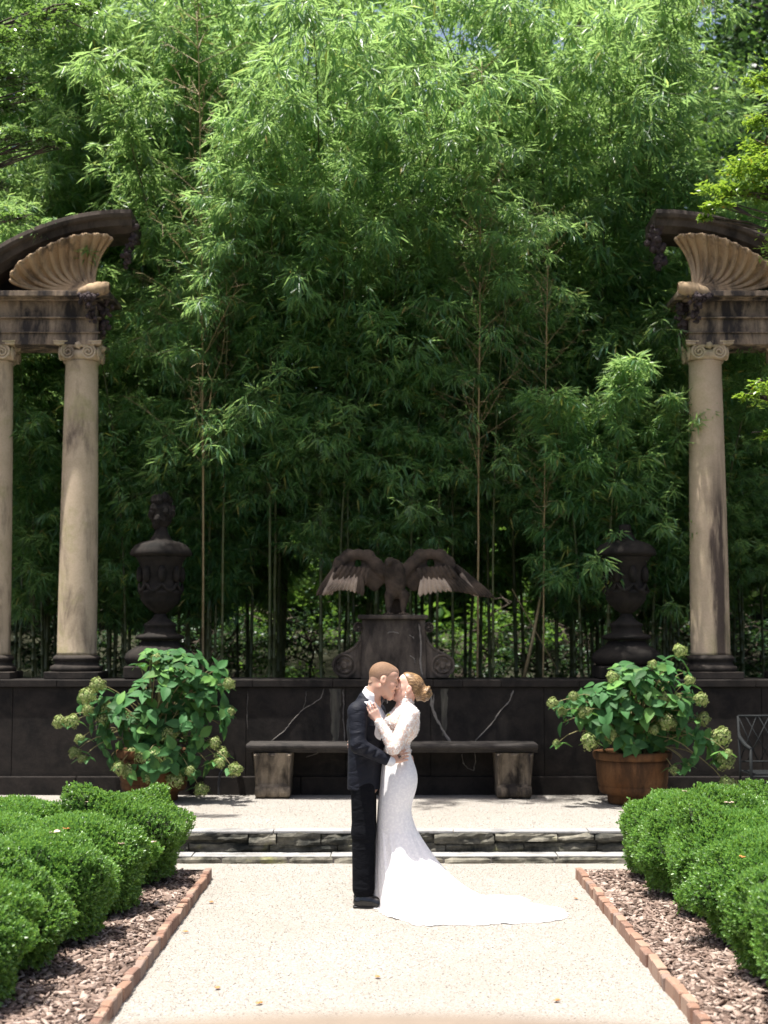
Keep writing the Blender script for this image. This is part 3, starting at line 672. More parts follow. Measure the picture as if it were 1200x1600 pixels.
# ------------------------------------------------------------------ stone pavilions (columns, entablature, shell pediment)
YC = 17.05; PF, PB = 16.80, 17.34          # front and back of the entablature
def pavilion(side, pxc_ref, label):
    """side -1: left, +1: right. Pixel outline is that of the left one; x' runs outward from the inner column axis"""
    X0 = at(124 if side < 0 else 1106, 800, YC).x
    xr = at(128, 560, YC).x
    def P(px, py, Y=PF):
        p = at(px, py, Y); o = xr-p.x       # outward distance from the column axis
        return Vector((X0+side*o, Y, p.z))
    pav = empty('stone_pavilion', (X0, YC, WT), label, 'pavilion')
    zb = lambda py: at(124, py, YC).z
    sp = abs(at(-5, 560, YC).x-at(128, 560, YC).x)
    for ci in range(2):
        cx = X0+side*sp*ci; r0, r1 = 0.225, 0.188; z0, z1 = zb(1023), zb(566)
        b = MB(); prof = [(r0*1.02, z0), (r0, z0+.03)]
        for k in range(1, 15):
            t = k/15; prof.append((r0-(r0-r1)*(t**1.6), z0+.03+(z1-z0-.06)*t))
        prof += [(r1, z1-.03), (r1*1.06, z1-.015), (r1*1.06, z1)]
        b.lathe(prof, cx, YC, 40); shaft = b.build('column', M['column_streak'] if side > 0 and ci == 0 else M['column'], pav, True)
        b = MB(); b.box(cx-.31, cx+.31, YC-.31, YC+.31, WT+.003, zb(1049), .006); b.build('column_plinth', M['darkstone'], shaft)
        b = MB(); zq = [zb(1049)+.002, zb(1047), zb(1044), zb(1041), zb(1039), zb(1036), zb(1033), zb(1031), zb(1028), zb(1026), zb(1023)-.002]
        b.lathe(list(zip([.285, .298, .30, .295, .262, .248, .25, .268, .272, .262, .236], zq)), cx, YC, 40); b.build('column_base', M['darkstone'], shaft, True)
        # capital: echinus, abacus and four corner volutes in pairs
        za, zt = z1+.002, zb(538)-.004
        b = MB(); b.lathe([(r1*1.04, za), (r1*1.16, za+.03), (r1*1.25, za+.075), (r1*1.2, za+.10), (r1*1.0, za+.13)], cx, YC, 40, lambda i, a: 1+(.05*abs(math.cos(9*a)) if i in (1, 2) else 0)); cap = b.build('capital', M['column'], shaft, True)
        b = MB(); n = 6; aw = .285; G = []
        pts = []
        for k in range(4):
            a0 = math.pi/4+k*math.pi/2; c0 = Vector((math.cos(a0), math.sin(a0)))*aw*1.36; c1 = Vector((math.cos(a0+math.pi/2), math.sin(a0+math.pi/2)))*aw*1.36
            for j in range(n):
                t = j/n; q = c0*(1-t)+c1*t; q *= 1-.16*math.sin(t*math.pi); pts.append(q)
        ringz = [(0.95, zt-.05), (1.0, zt-.04), (1.0, zt-.022), (.97, zt-.02), (1.03, zt-.012), (1.03, zt)]
        b.grid([[(cx+q.x*f_, YC+q.y*f_, z) for q in pts] for f_, z in ringz], closed_u=True)
        m = len(pts); b.F.append(tuple(reversed(range(m)))); b.F.append(tuple(range(5*m, 6*m))); b.build('abacus', M['column'], cap)
        for k in range(4):
            a0 = math.pi/4+k*math.pi/2
            for off in (-.30, .30):
                # each volute: a spiral coil standing in a vertical plane, thick
                dirv = Vector((math.cos(a0+off*.9), math.sin(a0+off*.9), 0)); ctr = Vector((cx, YC, 0))+dirv*.235; ctr.z = zt-.125
                pl = Vector((-math.sin(a0+off*2.6), math.cos(a0+off*2.6), 0)) if False else None
                ax = Vector((math.cos(a0+(math.pi/4 if off > 0 else -math.pi/4)), math.sin(a0+(math.pi/4 if off > 0 else -math.pi/4)), 0))   # face normal of that side
                tang = Vector((-ax.y, ax.x, 0)); sg = 1 if tang.dot(dirv) > 0 else -1
                b = MB(); sp_pts = []; rad = []
                for j in range(40):
                    th = j/39*2.35*2*math.pi; rr = .088*(1-j/39*.86); sp_pts.append(ctr+ax*(.02*(j/39)+.012)+tang*sg*(-math.sin(th)*-rr)*1.0+Vector((0, 0, math.cos(th)*rr))); rad.append(.019*(1-.45*j/39))
                # lead-in band from the middle of the capital
                lead = [Vector((cx, YC, zt-.055))+ax*.225+tang*sg*x for x in (.0, .06, .12)]
                b.tube(lead+sp_pts, [.018, .02, .02]+rad, 6); V = MB()
                # drum behind the coil
                n8 = 16; ringf = [ctr+ax*.008+tang*math.cos(2*math.pi*q/n8)*.078+Vector((0, 0, math.sin(2*math.pi*q/n8)*.078)) for q in range(n8)]
                ringb = [p-ax*.09 for p in ringf]; b.grid([ringf, ringb], closed_u=True); i0 = len(b.V)-2*n8; b.F.append(tuple(range(i0, i0+n8)))
                b.build('volute', M['column'], cap, True)
        # small flower in the middle of each face
        for k in (0, 1, 2, 3):
            ax = Vector((math.cos(k*math.pi/2), math.sin(k*math.pi/2), 0)); tg = Vector((-ax.y, ax.x, 0)); c = Vector((cx, YC, zt-.05))+ax*.245; b = MB()
            G = []
            for q, d in ((0.0, .035), (.3, .03), (.6, .02), (1.0, .0), (1.0, -.03)):
                G.append([c+ax*d+(tg*math.cos(a)+Vector((0, 0, math.sin(a))))*.042*q*(1+.18*math.cos(5*a)) for a in [2*math.pi*j/15 for j in range(15)]])
            b.grid(G, closed_u=True); b.build('rosette', M['column'], cap, True)
    # entablature: mouldings in profile, mitred at the inner end
    xin = P(153, 520).x; xout = X0+side*(sp+.55)
    zt = lambda py: at(124, py, PF).z
    layers = [('architrave', zt(538), zt(520.5), 0.0), ('fascia', zt(520.3), zt(497.5), -.012), ('moulding', zt(520.6), zt(518.6), .022), ('frieze', zt(495.4), zt(470), -.02), ('bead', zt(497.6), zt(495.2), .03), ('cornice', zt(467), zt(459), .16), ('bed_moulding', zt(470.2), zt(466.8), .06)]
    ent = None
    for nm, z0, z1, d in layers:
        b = MB(); xa, xb = sorted((xin-side*d, xout)); b.box(xa, xb, PF-d, PB+d, z0, z1-.001, .004); o = b.build(nm if ent else 'entablature', M['entab'], ent or pav)
        if ent is None: ent = o
    # arched cornice: ring segment, stepped profile
    cxp, czp, Rp = 195, 700, 368
    prof = [(-.02, .30), (0.0, -.14), (-.05, -.15), (-.085, -.13), (-.10, -.08), (-.17, -.06), (-.19, -.02), (-.215, .02), (-.235, .05), (-.235, .30)]   # (radial, forward)
    C = P(cxp, czp, PF); Rw = P(cxp, czp-Rp, PF).z-C.z; b = MB(); G = []; n = 26
    for k in range(n+1):
        an = R(-1.2)+(R(58))*k/n
        row = []
        for (dr, dy) in prof:
            rr = Rw+dr; row.append((C.x+side*rr*math.sin(an), PF+dy if dy < .25 else PB+.04, C.z+rr*math.cos(an)))
        G.append(row)
    b.grid(G); m = len(prof); b.F.append(tuple(range(m))); b.F.append(tuple(reversed(range(n*m, n*m+m)))); b.build('arched_cornice', M['arch'], pav, bevel=.004)
    # tympanum behind the shell
    b = MB(); poly = []
    for k in range(14):
        an = R(14)+R(42)*k/13; poly.append((C.x+side*(Rw-.2)*math.sin(an), C.z+(Rw-.2)*math.cos(an)))
    poly += [(P(-90, 458).x, zt(459)), (P(95, 458).x, zt(459))]
    if side < 0: pass
    else: poly = poly[::-1]
    b.prism(poly[::-1], PF+.36, PB+.02); b.build('tympanum', M['darkstone'], pav)
    # shell: flutes fanning out from the hinge
    U = (143, 452)
    Ed = [(16, 440), (17, 428), (29, 411), (46, 400), (62, 390), (79, 382), (95, 375), (114, 369), (132, 366), (151, 366), (166, 367), (177, 374)]
    Cc = [(55, 463), (45, 466), (50, 462), (60, 458), (70, 453), (80, 448), (90, 445), (102, 440), (118, 434), (131, 424), (141, 412), (146, 404)]
    sh = None
    def spoint(e, t):
        i = min(int(e), len(Ed)-2); f = e-i
        E1 = tuple(Ed[i][q]*(1-f)+Ed[i+1][q]*f for q in (0, 1)); C1 = tuple(Cc[i][q]*(1-f)+Cc[i+1][q]*f for q in (0, 1))
        u0 = (U[0]+(e-5)*.8, U[1]-(e > 6)*(e-6)*.5)
        x = u0[0]*(1-t)**2+2*C1[0]*t*(1-t)+E1[0]*t*t; y = u0[1]*(1-t)**2+2*C1[1]*t*(1-t)+E1[1]*t*t
        Y = PF-.13+ .62*t*(1-t)*1.35+.02
        return P(x, min(y, 458), Y)
    for fi in range(len(Ed)-1):
        b = MB(); G = []; nw, nt = 10, 16
        for j in range(nt+1):
            row = []
            for i in range(nw+1):
                f = i/nw; te = 1.0-.075*(1 if min(f, 1-f) < .09 else 0); t = .02+(te-.02)*j/nt
                p = spoint(fi+f, t); bul = .085*math.sin(f*math.pi)**.8*(.25+.75*t) ; lip = -.02 if j == nt else 0
                row.append((p.x, p.y+bul-.03+lip, p.z))
            G.append(row)
        b.grid(G); o = b.build('shell' if sh is None else 'flute', M['shell'], sh or pav, True, recalc=False)
        md = o.modifiers.new('thick', 'SOLIDIFY'); md.thickness = .035; md.offset = 0
        # pale rim lip
        top = [Vector(p)+Vector((0, -.012, 0)) for p in G[-1]]; b = MB(); b.tube(top, .016, 6); b.build('rim', M['shell'], sh or o, True)
        if sh is None: sh = o
    # hinge knob: ribbed roll
    b = MB(); G = []
    pa, pb = P(120, 458, PF-.16), P(171, 449, PF-.16)
    for k in range(17):
        t = k/16; c = pa.lerp(pb, t); r = .075*math.sqrt(max(0, 1-(2*t-1.12)**2*0.8))*(.9+.12*abs(math.sin(t*math.pi*4)))+.004
        G.append([(c.x, c.y+r*math.cos(a), c.z+r*math.sin(a)*1.15) for a in [2*math.pi*j/16 for j in range(16)]])
    b.grid(G, closed_u=True); b.build('hinge', M['shell'], sh, True)
    # dark carved garland hanging below the hinge and at the end of the arched cornice
    def garland(name, pts, n, sc, seed):
        rr = random.Random(seed); b = MB()
        for k in range(n):
            t = k/n; i = min(int(t*(len(pts)-1)), len(pts)-2); f = t*(len(pts)-1)-i; q = pts[i].lerp(pts[i+1], f)+Vector((rr.gauss(0, .035*sc), rr.gauss(0, .03), rr.gauss(0, .03*sc))); r = rr.uniform(.018, .045)*sc
            V = MB(); V.lathe([(.002, -r*1.1), (r*.7, -r*.6), (r, 0), (r*.7, r*.6), (.002, r*1.1)], 0, 0, 6)
            ro = Matrix.Rotation(rr.uniform(0, 3), 3, Vector((rr.gauss(0, 1), rr.gauss(0, 1), rr.gauss(0, 1))).normalized()); b.add([ro @ Vector(v)+q for v in V.V], V.F)
        b.build(name, M['fruit'], pav, False)
    garland('garland', [P(122, 462, PF-.22), P(135, 466, PF-.22), P(150, 462, PF-.2)], 34, .8, 1)
    garland('garland', [P(138, 468, PF-.2), P(143, 485, PF-.1), P(144, 502, PF-.06)], 36, .75, 2)
    garland('garland', [P(160, 470, PF+.1), P(164, 490, PF+.12), P(160, 520, PF+.15)], 50, 1.0, 3)
    garland('garland', [P(205, 345, PF+.0), P(208, 372, PF+.06), P(200, 395, PF+.1), P(197, 415, PF+.12)], 80 if side > 0 else 46, 1.15 if side > 0 else .9, 4)
    return pav
pavilion(-1, 0, 'tan stone pavilion with broken shell pediment at the left edge')
pavilion(1, 0, 'tan stone pavilion with streaked column and shell pediment at the right edge')
# ------------------------------------------------------------------ hydrangeas in terracotta pots
def hyd_leaf_mesh(name, L, W, curl, seed):
    rr = random.Random(seed); V = []; F = []; n = 6
    for k in range(n+1):
        t = k/n; w = W*math.sin(math.pi*min(1, t*.93+.05)**.85)*(1-.25*t)+ (0 if 0 < k < n else .001); y = L*t; z = -curl*L*t*t
        for u in (-1, -.5, 0, .5, 1): V.append((u*w, y, z+abs(u)*w*.35-(.1*w*abs(u)**3)))
    for k in range(n):
        for j in range(4): F.append((k*5+j, k*5+j+1, (k+1)*5+j+1, (k+1)*5+j))
    me = mesh_np(name, np.array(V), np.array(F), np.full(len(V), rr.uniform(0, 1)))
    me.polygons.foreach_set('use_smooth', np.ones(len(me.polygons), bool)); me.materials.append(M['hyd_leaf']); return me
HL = [hyd_leaf_mesh('hydrangea_leaf', random.uniform(.13, .20), random.uniform(.052, .068), random.uniform(.1, .4), i) for i in range(12)]
def flower_mesh(name, r, seed):
    g = np.random.default_rng(seed); n = 420
    d = unit(g.normal(0, 1, (n*2, 3))); d = d[d[:, 2] > -.55][:n]; n = len(d)
    P = []; D = []; N = []; T = []
    for q in d:
        q = q*np.array([1, 1, .8]); c = q*r*g.uniform(.72, 1.1)*(1+.12*math.sin(q[0]*5+seed)+.1*math.sin(q[1]*7+2*seed)); a = np.cross(q, g.normal(0, 1, 3)); a /= np.linalg.norm(a); b2 = np.cross(q, a); tv = g.uniform(.1, .9)
        for k in range(4):
            an = k*math.pi/2+.3; dd = a*math.cos(an)+b2*math.sin(an)+q*.15; P.append(c); D.append(dd); N.append(q); T.append(np.clip(tv+g.normal(0, .12), 0, 1))
    me = leaf_mesh(name, np.array(P), np.array(D), np.array(N), r*.125, r*.14, np.array(T), fold=.15, mid=.6)
    me.materials.append(M['floret']); return me
FM = [flower_mesh('hydrangea_flower', .082, i) for i in range(4)]
def pot(px, py, rim_hw, rim_py, label):
    g = gnd(px, py, TZ-.004); Y = g.y+rim_hw*.7*g.y/FOC; X = at(px, py, Y).x; W = lambda w: w*Y/FOC; H = at(px, rim_py, Y).z-TZ; zz = lambda t: TZ-.003+H*t; w = W(rim_hw)
    o = empty('terracotta_pot', (X, Y, TZ), label, 'pot')
    b = MB(); b.lathe([(w*.66, zz(0)), (w*.69, zz(.02)), (w*.70, zz(.15)), (w*.74, zz(.17)), (w*.88, zz(.20)), (w*.93, zz(.26)), (w*.95, zz(.33)), (w*.92, zz(.345)), (w*.935, zz(.36)), (w*.96, zz(.42)), (w*.99, zz(.7)), (w*1.0, zz(.84))], X, Y, 48); b.build('body', M['terracotta'], o, True)
    b = MB(); b.lathe([(w*.985, zz(.84)), (w*1.05, zz(.85)), (w*1.08, zz(.9)), (w*1.08, zz(.97)), (w*1.05, zz(1)), (w*.96, zz(1)), (w*.94, zz(.95)), (w*.94, zz(.86))], X, Y, 48, cap=False); b.build('rim', M['terracotta'], o, True)
    b = MB(); b.lathe([(w*.945, zz(.90)), (w*.5, zz(.93)), (.01, zz(.94))], X, Y, 32, cap=False); b.build('soil', M['soil'], o, True)
    return Vector((X, Y, TZ+H))
def hydrangea(root, outline, n_leafstems, flowers, label, seed, depth=.55):
    """outline: pixel ellipses (cx, cy, rx, ry) that the foliage fills; flowers: pixel heads (px, py, r)"""
    rr = random.Random(seed); h = empty('hydrangea', tuple(root), label, 'plant'); Yc = root.y; sb = MB()
    def leafobj(p, d, up, sc):
        me = rr.choice(HL); o = bpy.data.objects.new('leaf', me); col.objects.link(o)
        y = d.normalized(); x = y.cross(up); x = x.normalized() if x.length > 1e-3 else Vector((1, 0, 0)); z = x.cross(y)
        Mx = Matrix((x, y, z)).transposed().to_4x4(); o.matrix_world = Matrix.Translation(p) @ Mx @ Matrix.Scale(sc, 4); o.parent = h; o.matrix_parent_inverse = Matrix.Translation(-root)
    tips = []
    tot = sum(o[2]*o[3] for o in outline)
    for (cx, cy_, rx, ry) in outline:
        k = max(1, int(n_leafstems*rx*ry/tot))
        for _ in range(k):
            a = rr.uniform(0, 6.28); q = math.sqrt(rr.uniform(0.0, 1)); ph = rr.uniform(-1, .35); px = cx+rx*q*math.cos(a); py = cy_+ry*q*math.sin(a)
            yo = -depth*math.sqrt(max(0, 1-q*q))*rr.uniform(.35, 1.0) if rr.random() < .8 else depth*rr.uniform(0, .8)
            tips.append((px, py, yo, True))
    for (px, py, r) in flowers: tips.append((px, py, -depth*rr.uniform(.45, .85), False))
    for ti, (px, py, yo, isleaf) in enumerate(tips):
        tip = at(px, py, Yc+yo); base = root+Vector((rr.uniform(-.16, .16), rr.uniform(-.14, .14), -.03))
        mid = base.lerp(tip, .55)+Vector((0, 0, max(.05, .35*abs(tip.x-base.x)+.12)))
        pts = [((1-t)**2)*base+2*t*(1-t)*mid+t*t*tip for t in [j/6 for j in range(7)]]
        sb.tube(pts, [.008, .007, .006, .0055, .005, .0045, .004], 5)
        ax = (pts[-1]-pts[-2]).normalized(); ax = (ax+Vector((0, -.25, .5))).normalized()
        if isleaf:
            tip_n = rr.choice((4, 5, 6)); a0 = rr.uniform(0, 6.28); e1 = ax.orthogonal().normalized(); e2 = ax.cross(e1)
            for j in range(tip_n):
                a = a0+j*2.4; d = e1*math.cos(a)+e2*math.sin(a)+ax*rr.uniform(-.1, .45); d = d+Vector((0, -.10, -.18)); leafobj(tip+ax*rr.uniform(-.05, .02), d, ax+Vector((0, -.5, .4)), rr.uniform(.75, 1.05)*(0.6 if j > 3 else 1))
        else:
            me = rr.choice(FM); o = bpy.data.objects.new('flower_head', me); col.objects.link(o); r = [f for f in flowers][ti-(len(tips)-len(flowers))][2]
            s0 = r*Yc/FOC/.082*.98; o.matrix_world = Matrix.Translation(tip) @ (Vector((rr.uniform(-.4, .4), -.8, .5)).to_track_quat('Z', 'Y').to_matrix().to_4x4()) @ Matrix.Scale(s0, 4)
            o.parent = h; o.matrix_parent_inverse = Matrix.Translation(-root)
            for j in range(3):
                a = j*2.1+rr.uniform(0, 1); leafobj(tip-ax*.06, Vector((math.cos(a), math.sin(a)*.5-.2, -.15)), Vector((0, 0, 1)), rr.uniform(.7, 1.0))
    sb.build('stems', M['hyd_stem'], h, True)
    return h
rootL = pot(240, 1254, 54, 1170, 'large terracotta pot in deep shade under the left hydrangea')
hydrangea(rootL, [(268, 1075, 80, 62), (250, 1030, 42, 25), (180, 1120, 60, 38), (310, 1120, 52, 50), (220, 1160, 60, 40), (290, 1180, 45, 40), (235, 1200, 50, 30), (245, 1168, 62, 22), (310, 1050, 40, 30)], 150,
          [(152, 1071, 13), (135, 1088, 13), (137, 1110, 9), (167, 1106, 11), (162, 1122, 10), (93, 1128, 11), (113, 1127, 11), (124, 1155, 8), (116, 1176, 9), (244, 1030, 9), (264, 1148, 13), (206, 1178, 11), (222, 1182, 11), (238, 1184, 13), (254, 1180, 11), (186, 1200, 10), (200, 1205, 12), (230, 1216, 8), (275, 1218, 13), (297, 1204, 8), (335, 1161, 10), (347, 1179, 11), (344, 1192, 9), (367, 1203, 11), (314, 1234, 11), (357, 1069, 10), (360, 1112, 8), (128, 1185, 7)],
          'tall dark green hydrangea with lime flower heads drooping left of the bench', 5)
rootR = pot(989, 1259, 56, 1173, 'large brown terracotta pot under the right hydrangea')
hydrangea(rootR, [(985, 1095, 75, 50), (1000, 1060, 52, 35), (915, 1115, 42, 32), (1050, 1100, 45, 45), (960, 1130, 60, 28), (1080, 1170, 38, 34), (1062, 1040, 24, 18), (985, 1158, 62, 16)], 140,
          [(957, 1058, 10), (864, 1099, 9), (896, 1088, 8), (940, 1090, 12), (913, 1112, 10), (955, 1146, 13), (921, 1158, 14), (1041, 1127, 14), (1038, 1092, 10), (1057, 1094, 10), (1077, 1063, 8), (1062, 1017, 11), (1020, 1038, 7), (1096, 1093, 11), (1100, 1123, 10), (1128, 1151, 15), (1131, 1190, 14), (1138, 1176, 6), (1136, 1226, 13), (1053, 1203, 7), (1074, 1196, 6), (870, 1162, 6), (1022, 1140, 8), (878, 1112, 7)],
          'broad hydrangea with pale lime flower heads right of the bench', 9)
# pipe beside the left pot
b = MB(); q = gnd(346, 1237, TZ); b.tube([(q.x, 16.5, TZ), (q.x, 16.48, .36), (q.x+.02, 16.44, .47), (q.x+.05, 16.36, .52)], .014, 8); tag(b.build('water_pipe', M['hose'], None, True), 'thin dark water pipe bent up from the gravel by the wall', 'pipe')

# ------------------------------------------------------------------ metal garden chair at the right edge
chY = 15.9; X1 = at(1164, 1180, chY).x; ch = empty('garden_chair', (X1+.28, chY, TZ), 'dark metal garden chair with lattice back at the right edge', 'chair')
z_top, z_seat, z_arm = at(1164, 1121, chY).z, at(1164, 1206, chY).z, at(1164, 1168, chY).z; Wd = .56
for sx in (0, 1):
    x = X1+Wd*sx
    b = MB(); b.tube([(x, chY+.25, TZ), (x, chY+.22, z_seat), (x, chY+.28, z_top)], .014, 8); b.build('back_leg', M['metal'], ch, True)
    b = MB(); b.tube([(x+(.02 if sx == 0 else -.02), chY-.25, TZ), (x, chY-.25, z_seat), (x, chY-.25, z_arm)], .017, 8); b.build('front_leg', M['metal'], ch, True)
    b = MB(); b.tube([(x, chY-.26, z_arm), (x-.02, chY-.12, z_arm+.03), (x-.03, chY+.1, z_arm+.10), (x, chY+.25, z_arm+.14)], [.022, .024, .022, .016], 8); b.build('armrest', M['metal'], ch, True)
b = MB(); b.tube([(X1, chY+.28, z_top), (X1+Wd, chY+.28, z_top)], .013, 8); b.build('top_rail', M['metal'], ch, True)
b = MB(); b.tube([(X1, chY+.23, z_seat+.09), (X1+Wd, chY+.23, z_seat+.09)], .009, 8); b.build('lower_rail', M['metal'], ch, True)
for k in range(4):
    for d in (-1, 1):
        xa = X1+Wd*(k+.5)/4; za, zb_ = z_seat+.09, z_top; b = MB(); x0_, x1_ = (xa-.13, xa+.13) if d > 0 else (xa+.13, xa-.13)
        x0_ = min(max(x0_, X1), X1+Wd); x1_ = min(max(x1_, X1), X1+Wd); b.tube([(x0_, chY+.235, za), (x1_, chY+.275, zb_)], .006, 6); b.build('lattice_bar', M['metal'], ch, True)
for k in range(8):
    b = MB(); y = chY-.24+.06*k; b.box(X1, X1+Wd, y, y+.045, z_seat-.012, z_seat); b.build('seat_slat', M['metal'], ch)
b = MB(); b.tube([(X1, chY-.25, z_seat-.03), (X1+Wd, chY-.25, z_seat-.03)], .012, 8); b.build('front_rail', M['metal'], ch, True)

# ------------------------------------------------------------------ beds: soil, mulch, brick edging, boxwoods
for nm, xa, xb in (('mulch_bed_left', -7.0, EL-.03), ('mulch_bed_right', ER+.03, 7.0)):
    b = MB(); b.grid([[(x, y, .035+.012*math.sin(x*7+y*3)) for x in np.linspace(xa, xb, 20)] for y in np.linspace(2.0, EY-.02, 40)]); tag(b.build('mulch_bed', M['soil']), kind='structure')
def chips(name, xa, xb, n, label):
    g = RNG; P = np.stack([g.uniform(xa, xb, n), g.uniform(6.6, EY-.04, n), g.uniform(.045, .075, n)], 1)
    L = .010+.05*g.beta(1.3, 3.0, n); Wd = L*g.uniform(.2, .6, n); H = g.uniform(.003, .009, n)
    a = g.uniform(0, 6.28, n); el = g.normal(0, .28, n); ro = g.normal(0, .35, n)
    d = np.stack([np.cos(a)*np.cos(el), np.sin(a)*np.cos(el), np.sin(el)], 1); up = np.stack([g.normal(0, .3, n), g.normal(0, .3, n), np.ones(n)], 1)
    sd = unit(np.cross(d, up)); nn = np.cross(sd, d)
    O = np.array([[-1, -.6, -1], [1, -.9, -1], [.8, .8, -1], [-.9, .7, -1], [-1, -.6, 1], [1, -.9, 1], [.8, .8, 1], [-.9, .7, 1]], float)
    O = O[None]*np.array([1, 1, 1])+g.normal(0, .18, (n, 8, 3))*np.array([1, 1, .3])
    V = P[:, None]+O[..., 0:1]*d[:, None]*L[:, None, None]+O[..., 1:2]*sd[:, None]*Wd[:, None, None]+O[..., 2:3]*nn[:, None]*H[:, None, None]
    Q = np.array([[0, 3, 2, 1], [4, 5, 6, 7], [0, 1, 5, 4], [1, 2, 6, 5], [2, 3, 7, 6], [3, 0, 4, 7]])
    F = (np.arange(n)[:, None, None]*8+Q[None]).reshape(-1, 4); me = mesh_np(name, V.reshape(-1, 3), F, np.repeat(g.beta(1.6, 1.3, n), 8))
    return tag(link(name, me, M['chips']), label, None, None, 'stuff')
chips('mulch_chips', EL-1.15, EL-.03, 15000, 'reddish bark mulch covering the left bed')
chips('mulch_chips', ER+.03, ER+1.15, 15000, 'reddish bark mulch covering the right bed')
def brick_me(L, seed):
    rr = random.Random(seed); b = MB(); b.box(-.028, .028, -L/2, L/2, -.06, .088, .006)
    V = [(v[0]+rr.uniform(-.003, .003), v[1]+rr.uniform(-.003, .003), v[2]+rr.uniform(-.003, .003)) for v in b.V]; me = mesh_py('edging_brick', V, b.F); me.materials.append(M['brick']); return me
BL = [.095, .105, .195, .20]; BM = [brick_me(l, i) for i, l in enumerate(BL)]
for X, lab in ((EL, 'row of upright orange bricks edging the left mulch bed'), (ER, 'row of upright orange bricks edging the right mulch bed')):
    e = empty('brick_edging', (X, EY, 0), lab, 'edging'); y = EY
    while y > 5.6:
        k = random.choice((0, 0, 1, 1, 0, 2, 3)); o = bpy.data.objects.new('brick', BM[k]); col.objects.link(o); o.parent = e
        o.location = (random.uniform(-.006, .006), y-BL[k]/2-EY, random.uniform(-.012, .006)); o.rotation_euler = (random.uniform(-.04, .04), random.uniform(-.04, .04), random.uniform(-.06, .06)); y -= BL[k]+random.uniform(.003, .008)
for X, sgn, lab in ((EL, -1, 'dark thin edging board across the back of the left bed'), (ER, 1, 'dark thin edging board across the back of the right bed')):
    b = MB(); xa, xb = sorted((X+sgn*.035, X+sgn*1.6)); b.box(xa, xb, EY-.022, EY, -.05, .075, .004); tag(b.build('edging_board', M['bark']), lab, 'edging')

def boxwood_protos():
    out = []
    for sd in range(4):
        g = np.random.default_rng(100+sd); nb = 26
        bd = unit(np.stack([g.normal(0, 1, nb), g.normal(0, 1, nb), np.abs(g.normal(.4, .8, nb))-.2], 1)); ba = g.uniform(.08, .24, nb); bw = g.uniform(.16, .32, nb)
        def rad(d):
            ang = np.arccos(np.clip(d @ bd.T, -1, 1)); r = .755+(ba*np.exp(-(ang/bw)**2)).sum(1)*.9
            return r
        n = 9000; d = unit(g.normal(0, 1, (n*2, 3))); d = d[d[:, 2] > -.75][:n]; n = len(d)
        r = rad(d)+g.normal(-.015, .028, n); hh = np.sqrt(d[:, 0]**2+d[:, 1]**2); bo = np.where(d[:, 2] < .3, (1/np.clip(hh, .62, 1))**.85, 1+(1/np.clip(hh, .62, 1)-1)*.0); P = d*r[:, None]*np.array([.56, .56, .44]); P[:, :2] *= bo[:, None]; P[:, 2] += .37
        nrm = unit(d*np.array([1, 1, 1.25])+np.array([0, 0, .45])); nl = 9
        SP, SD, SN, T = [], [], [], []
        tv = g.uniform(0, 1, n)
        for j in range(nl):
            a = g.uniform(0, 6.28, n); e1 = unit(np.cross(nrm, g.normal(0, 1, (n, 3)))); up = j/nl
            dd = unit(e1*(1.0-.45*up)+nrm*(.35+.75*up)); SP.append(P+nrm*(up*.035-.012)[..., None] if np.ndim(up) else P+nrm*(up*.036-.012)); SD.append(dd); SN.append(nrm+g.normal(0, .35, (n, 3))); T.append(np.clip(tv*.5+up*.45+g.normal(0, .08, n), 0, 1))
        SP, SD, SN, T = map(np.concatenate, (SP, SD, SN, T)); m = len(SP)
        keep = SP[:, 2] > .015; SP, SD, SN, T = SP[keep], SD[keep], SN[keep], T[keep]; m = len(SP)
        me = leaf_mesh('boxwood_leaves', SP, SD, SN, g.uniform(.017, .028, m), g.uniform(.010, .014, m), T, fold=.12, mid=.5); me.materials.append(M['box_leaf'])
        b = MB(); nu, nv = 40, 20; G = []  # solid dark core added inside the leaves to block light
        for i in range(nv+1):
            th = math.pi*(.02+.86*i/nv); row = []
            for k in range(nu):
                a = 2*math.pi*k/nu; dq = np.array([[math.sin(th)*math.cos(a), math.sin(th)*math.sin(a), math.cos(th)]]); rq = float(rad(dq)[0])-.11; p = dq[0]*rq*np.array([.56, .56, .44]); hq = max(.62, math.sin(th)); p[:2] *= (1/hq)**.85 if math.cos(th) < .3 else 1; row.append((p[0], p[1], max(-.02, p[2]+.37)))
            G.append(row)
        b.grid(G, closed_u=True); mc = mesh_py('boxwood_core', b.V, b.F); mc.materials.append(M['box_core']); mc.polygons.foreach_set('use_smooth', np.ones(len(mc.polygons), bool))
        out.append((me, mc))
    return out
BX = boxwood_protos()
ordn = ['first', 'second', 'third', 'fourth', 'fifth', 'sixth', 'seventh']
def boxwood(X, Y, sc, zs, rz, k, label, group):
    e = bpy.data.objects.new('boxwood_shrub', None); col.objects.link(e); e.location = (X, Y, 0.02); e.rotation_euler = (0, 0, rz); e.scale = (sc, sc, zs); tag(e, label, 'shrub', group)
    for nm, me in (('foliage', BX[k][0]), ('light_block_core', BX[k][1])):
        o = bpy.data.objects.new(nm, me); col.objects.link(o); o.parent = e
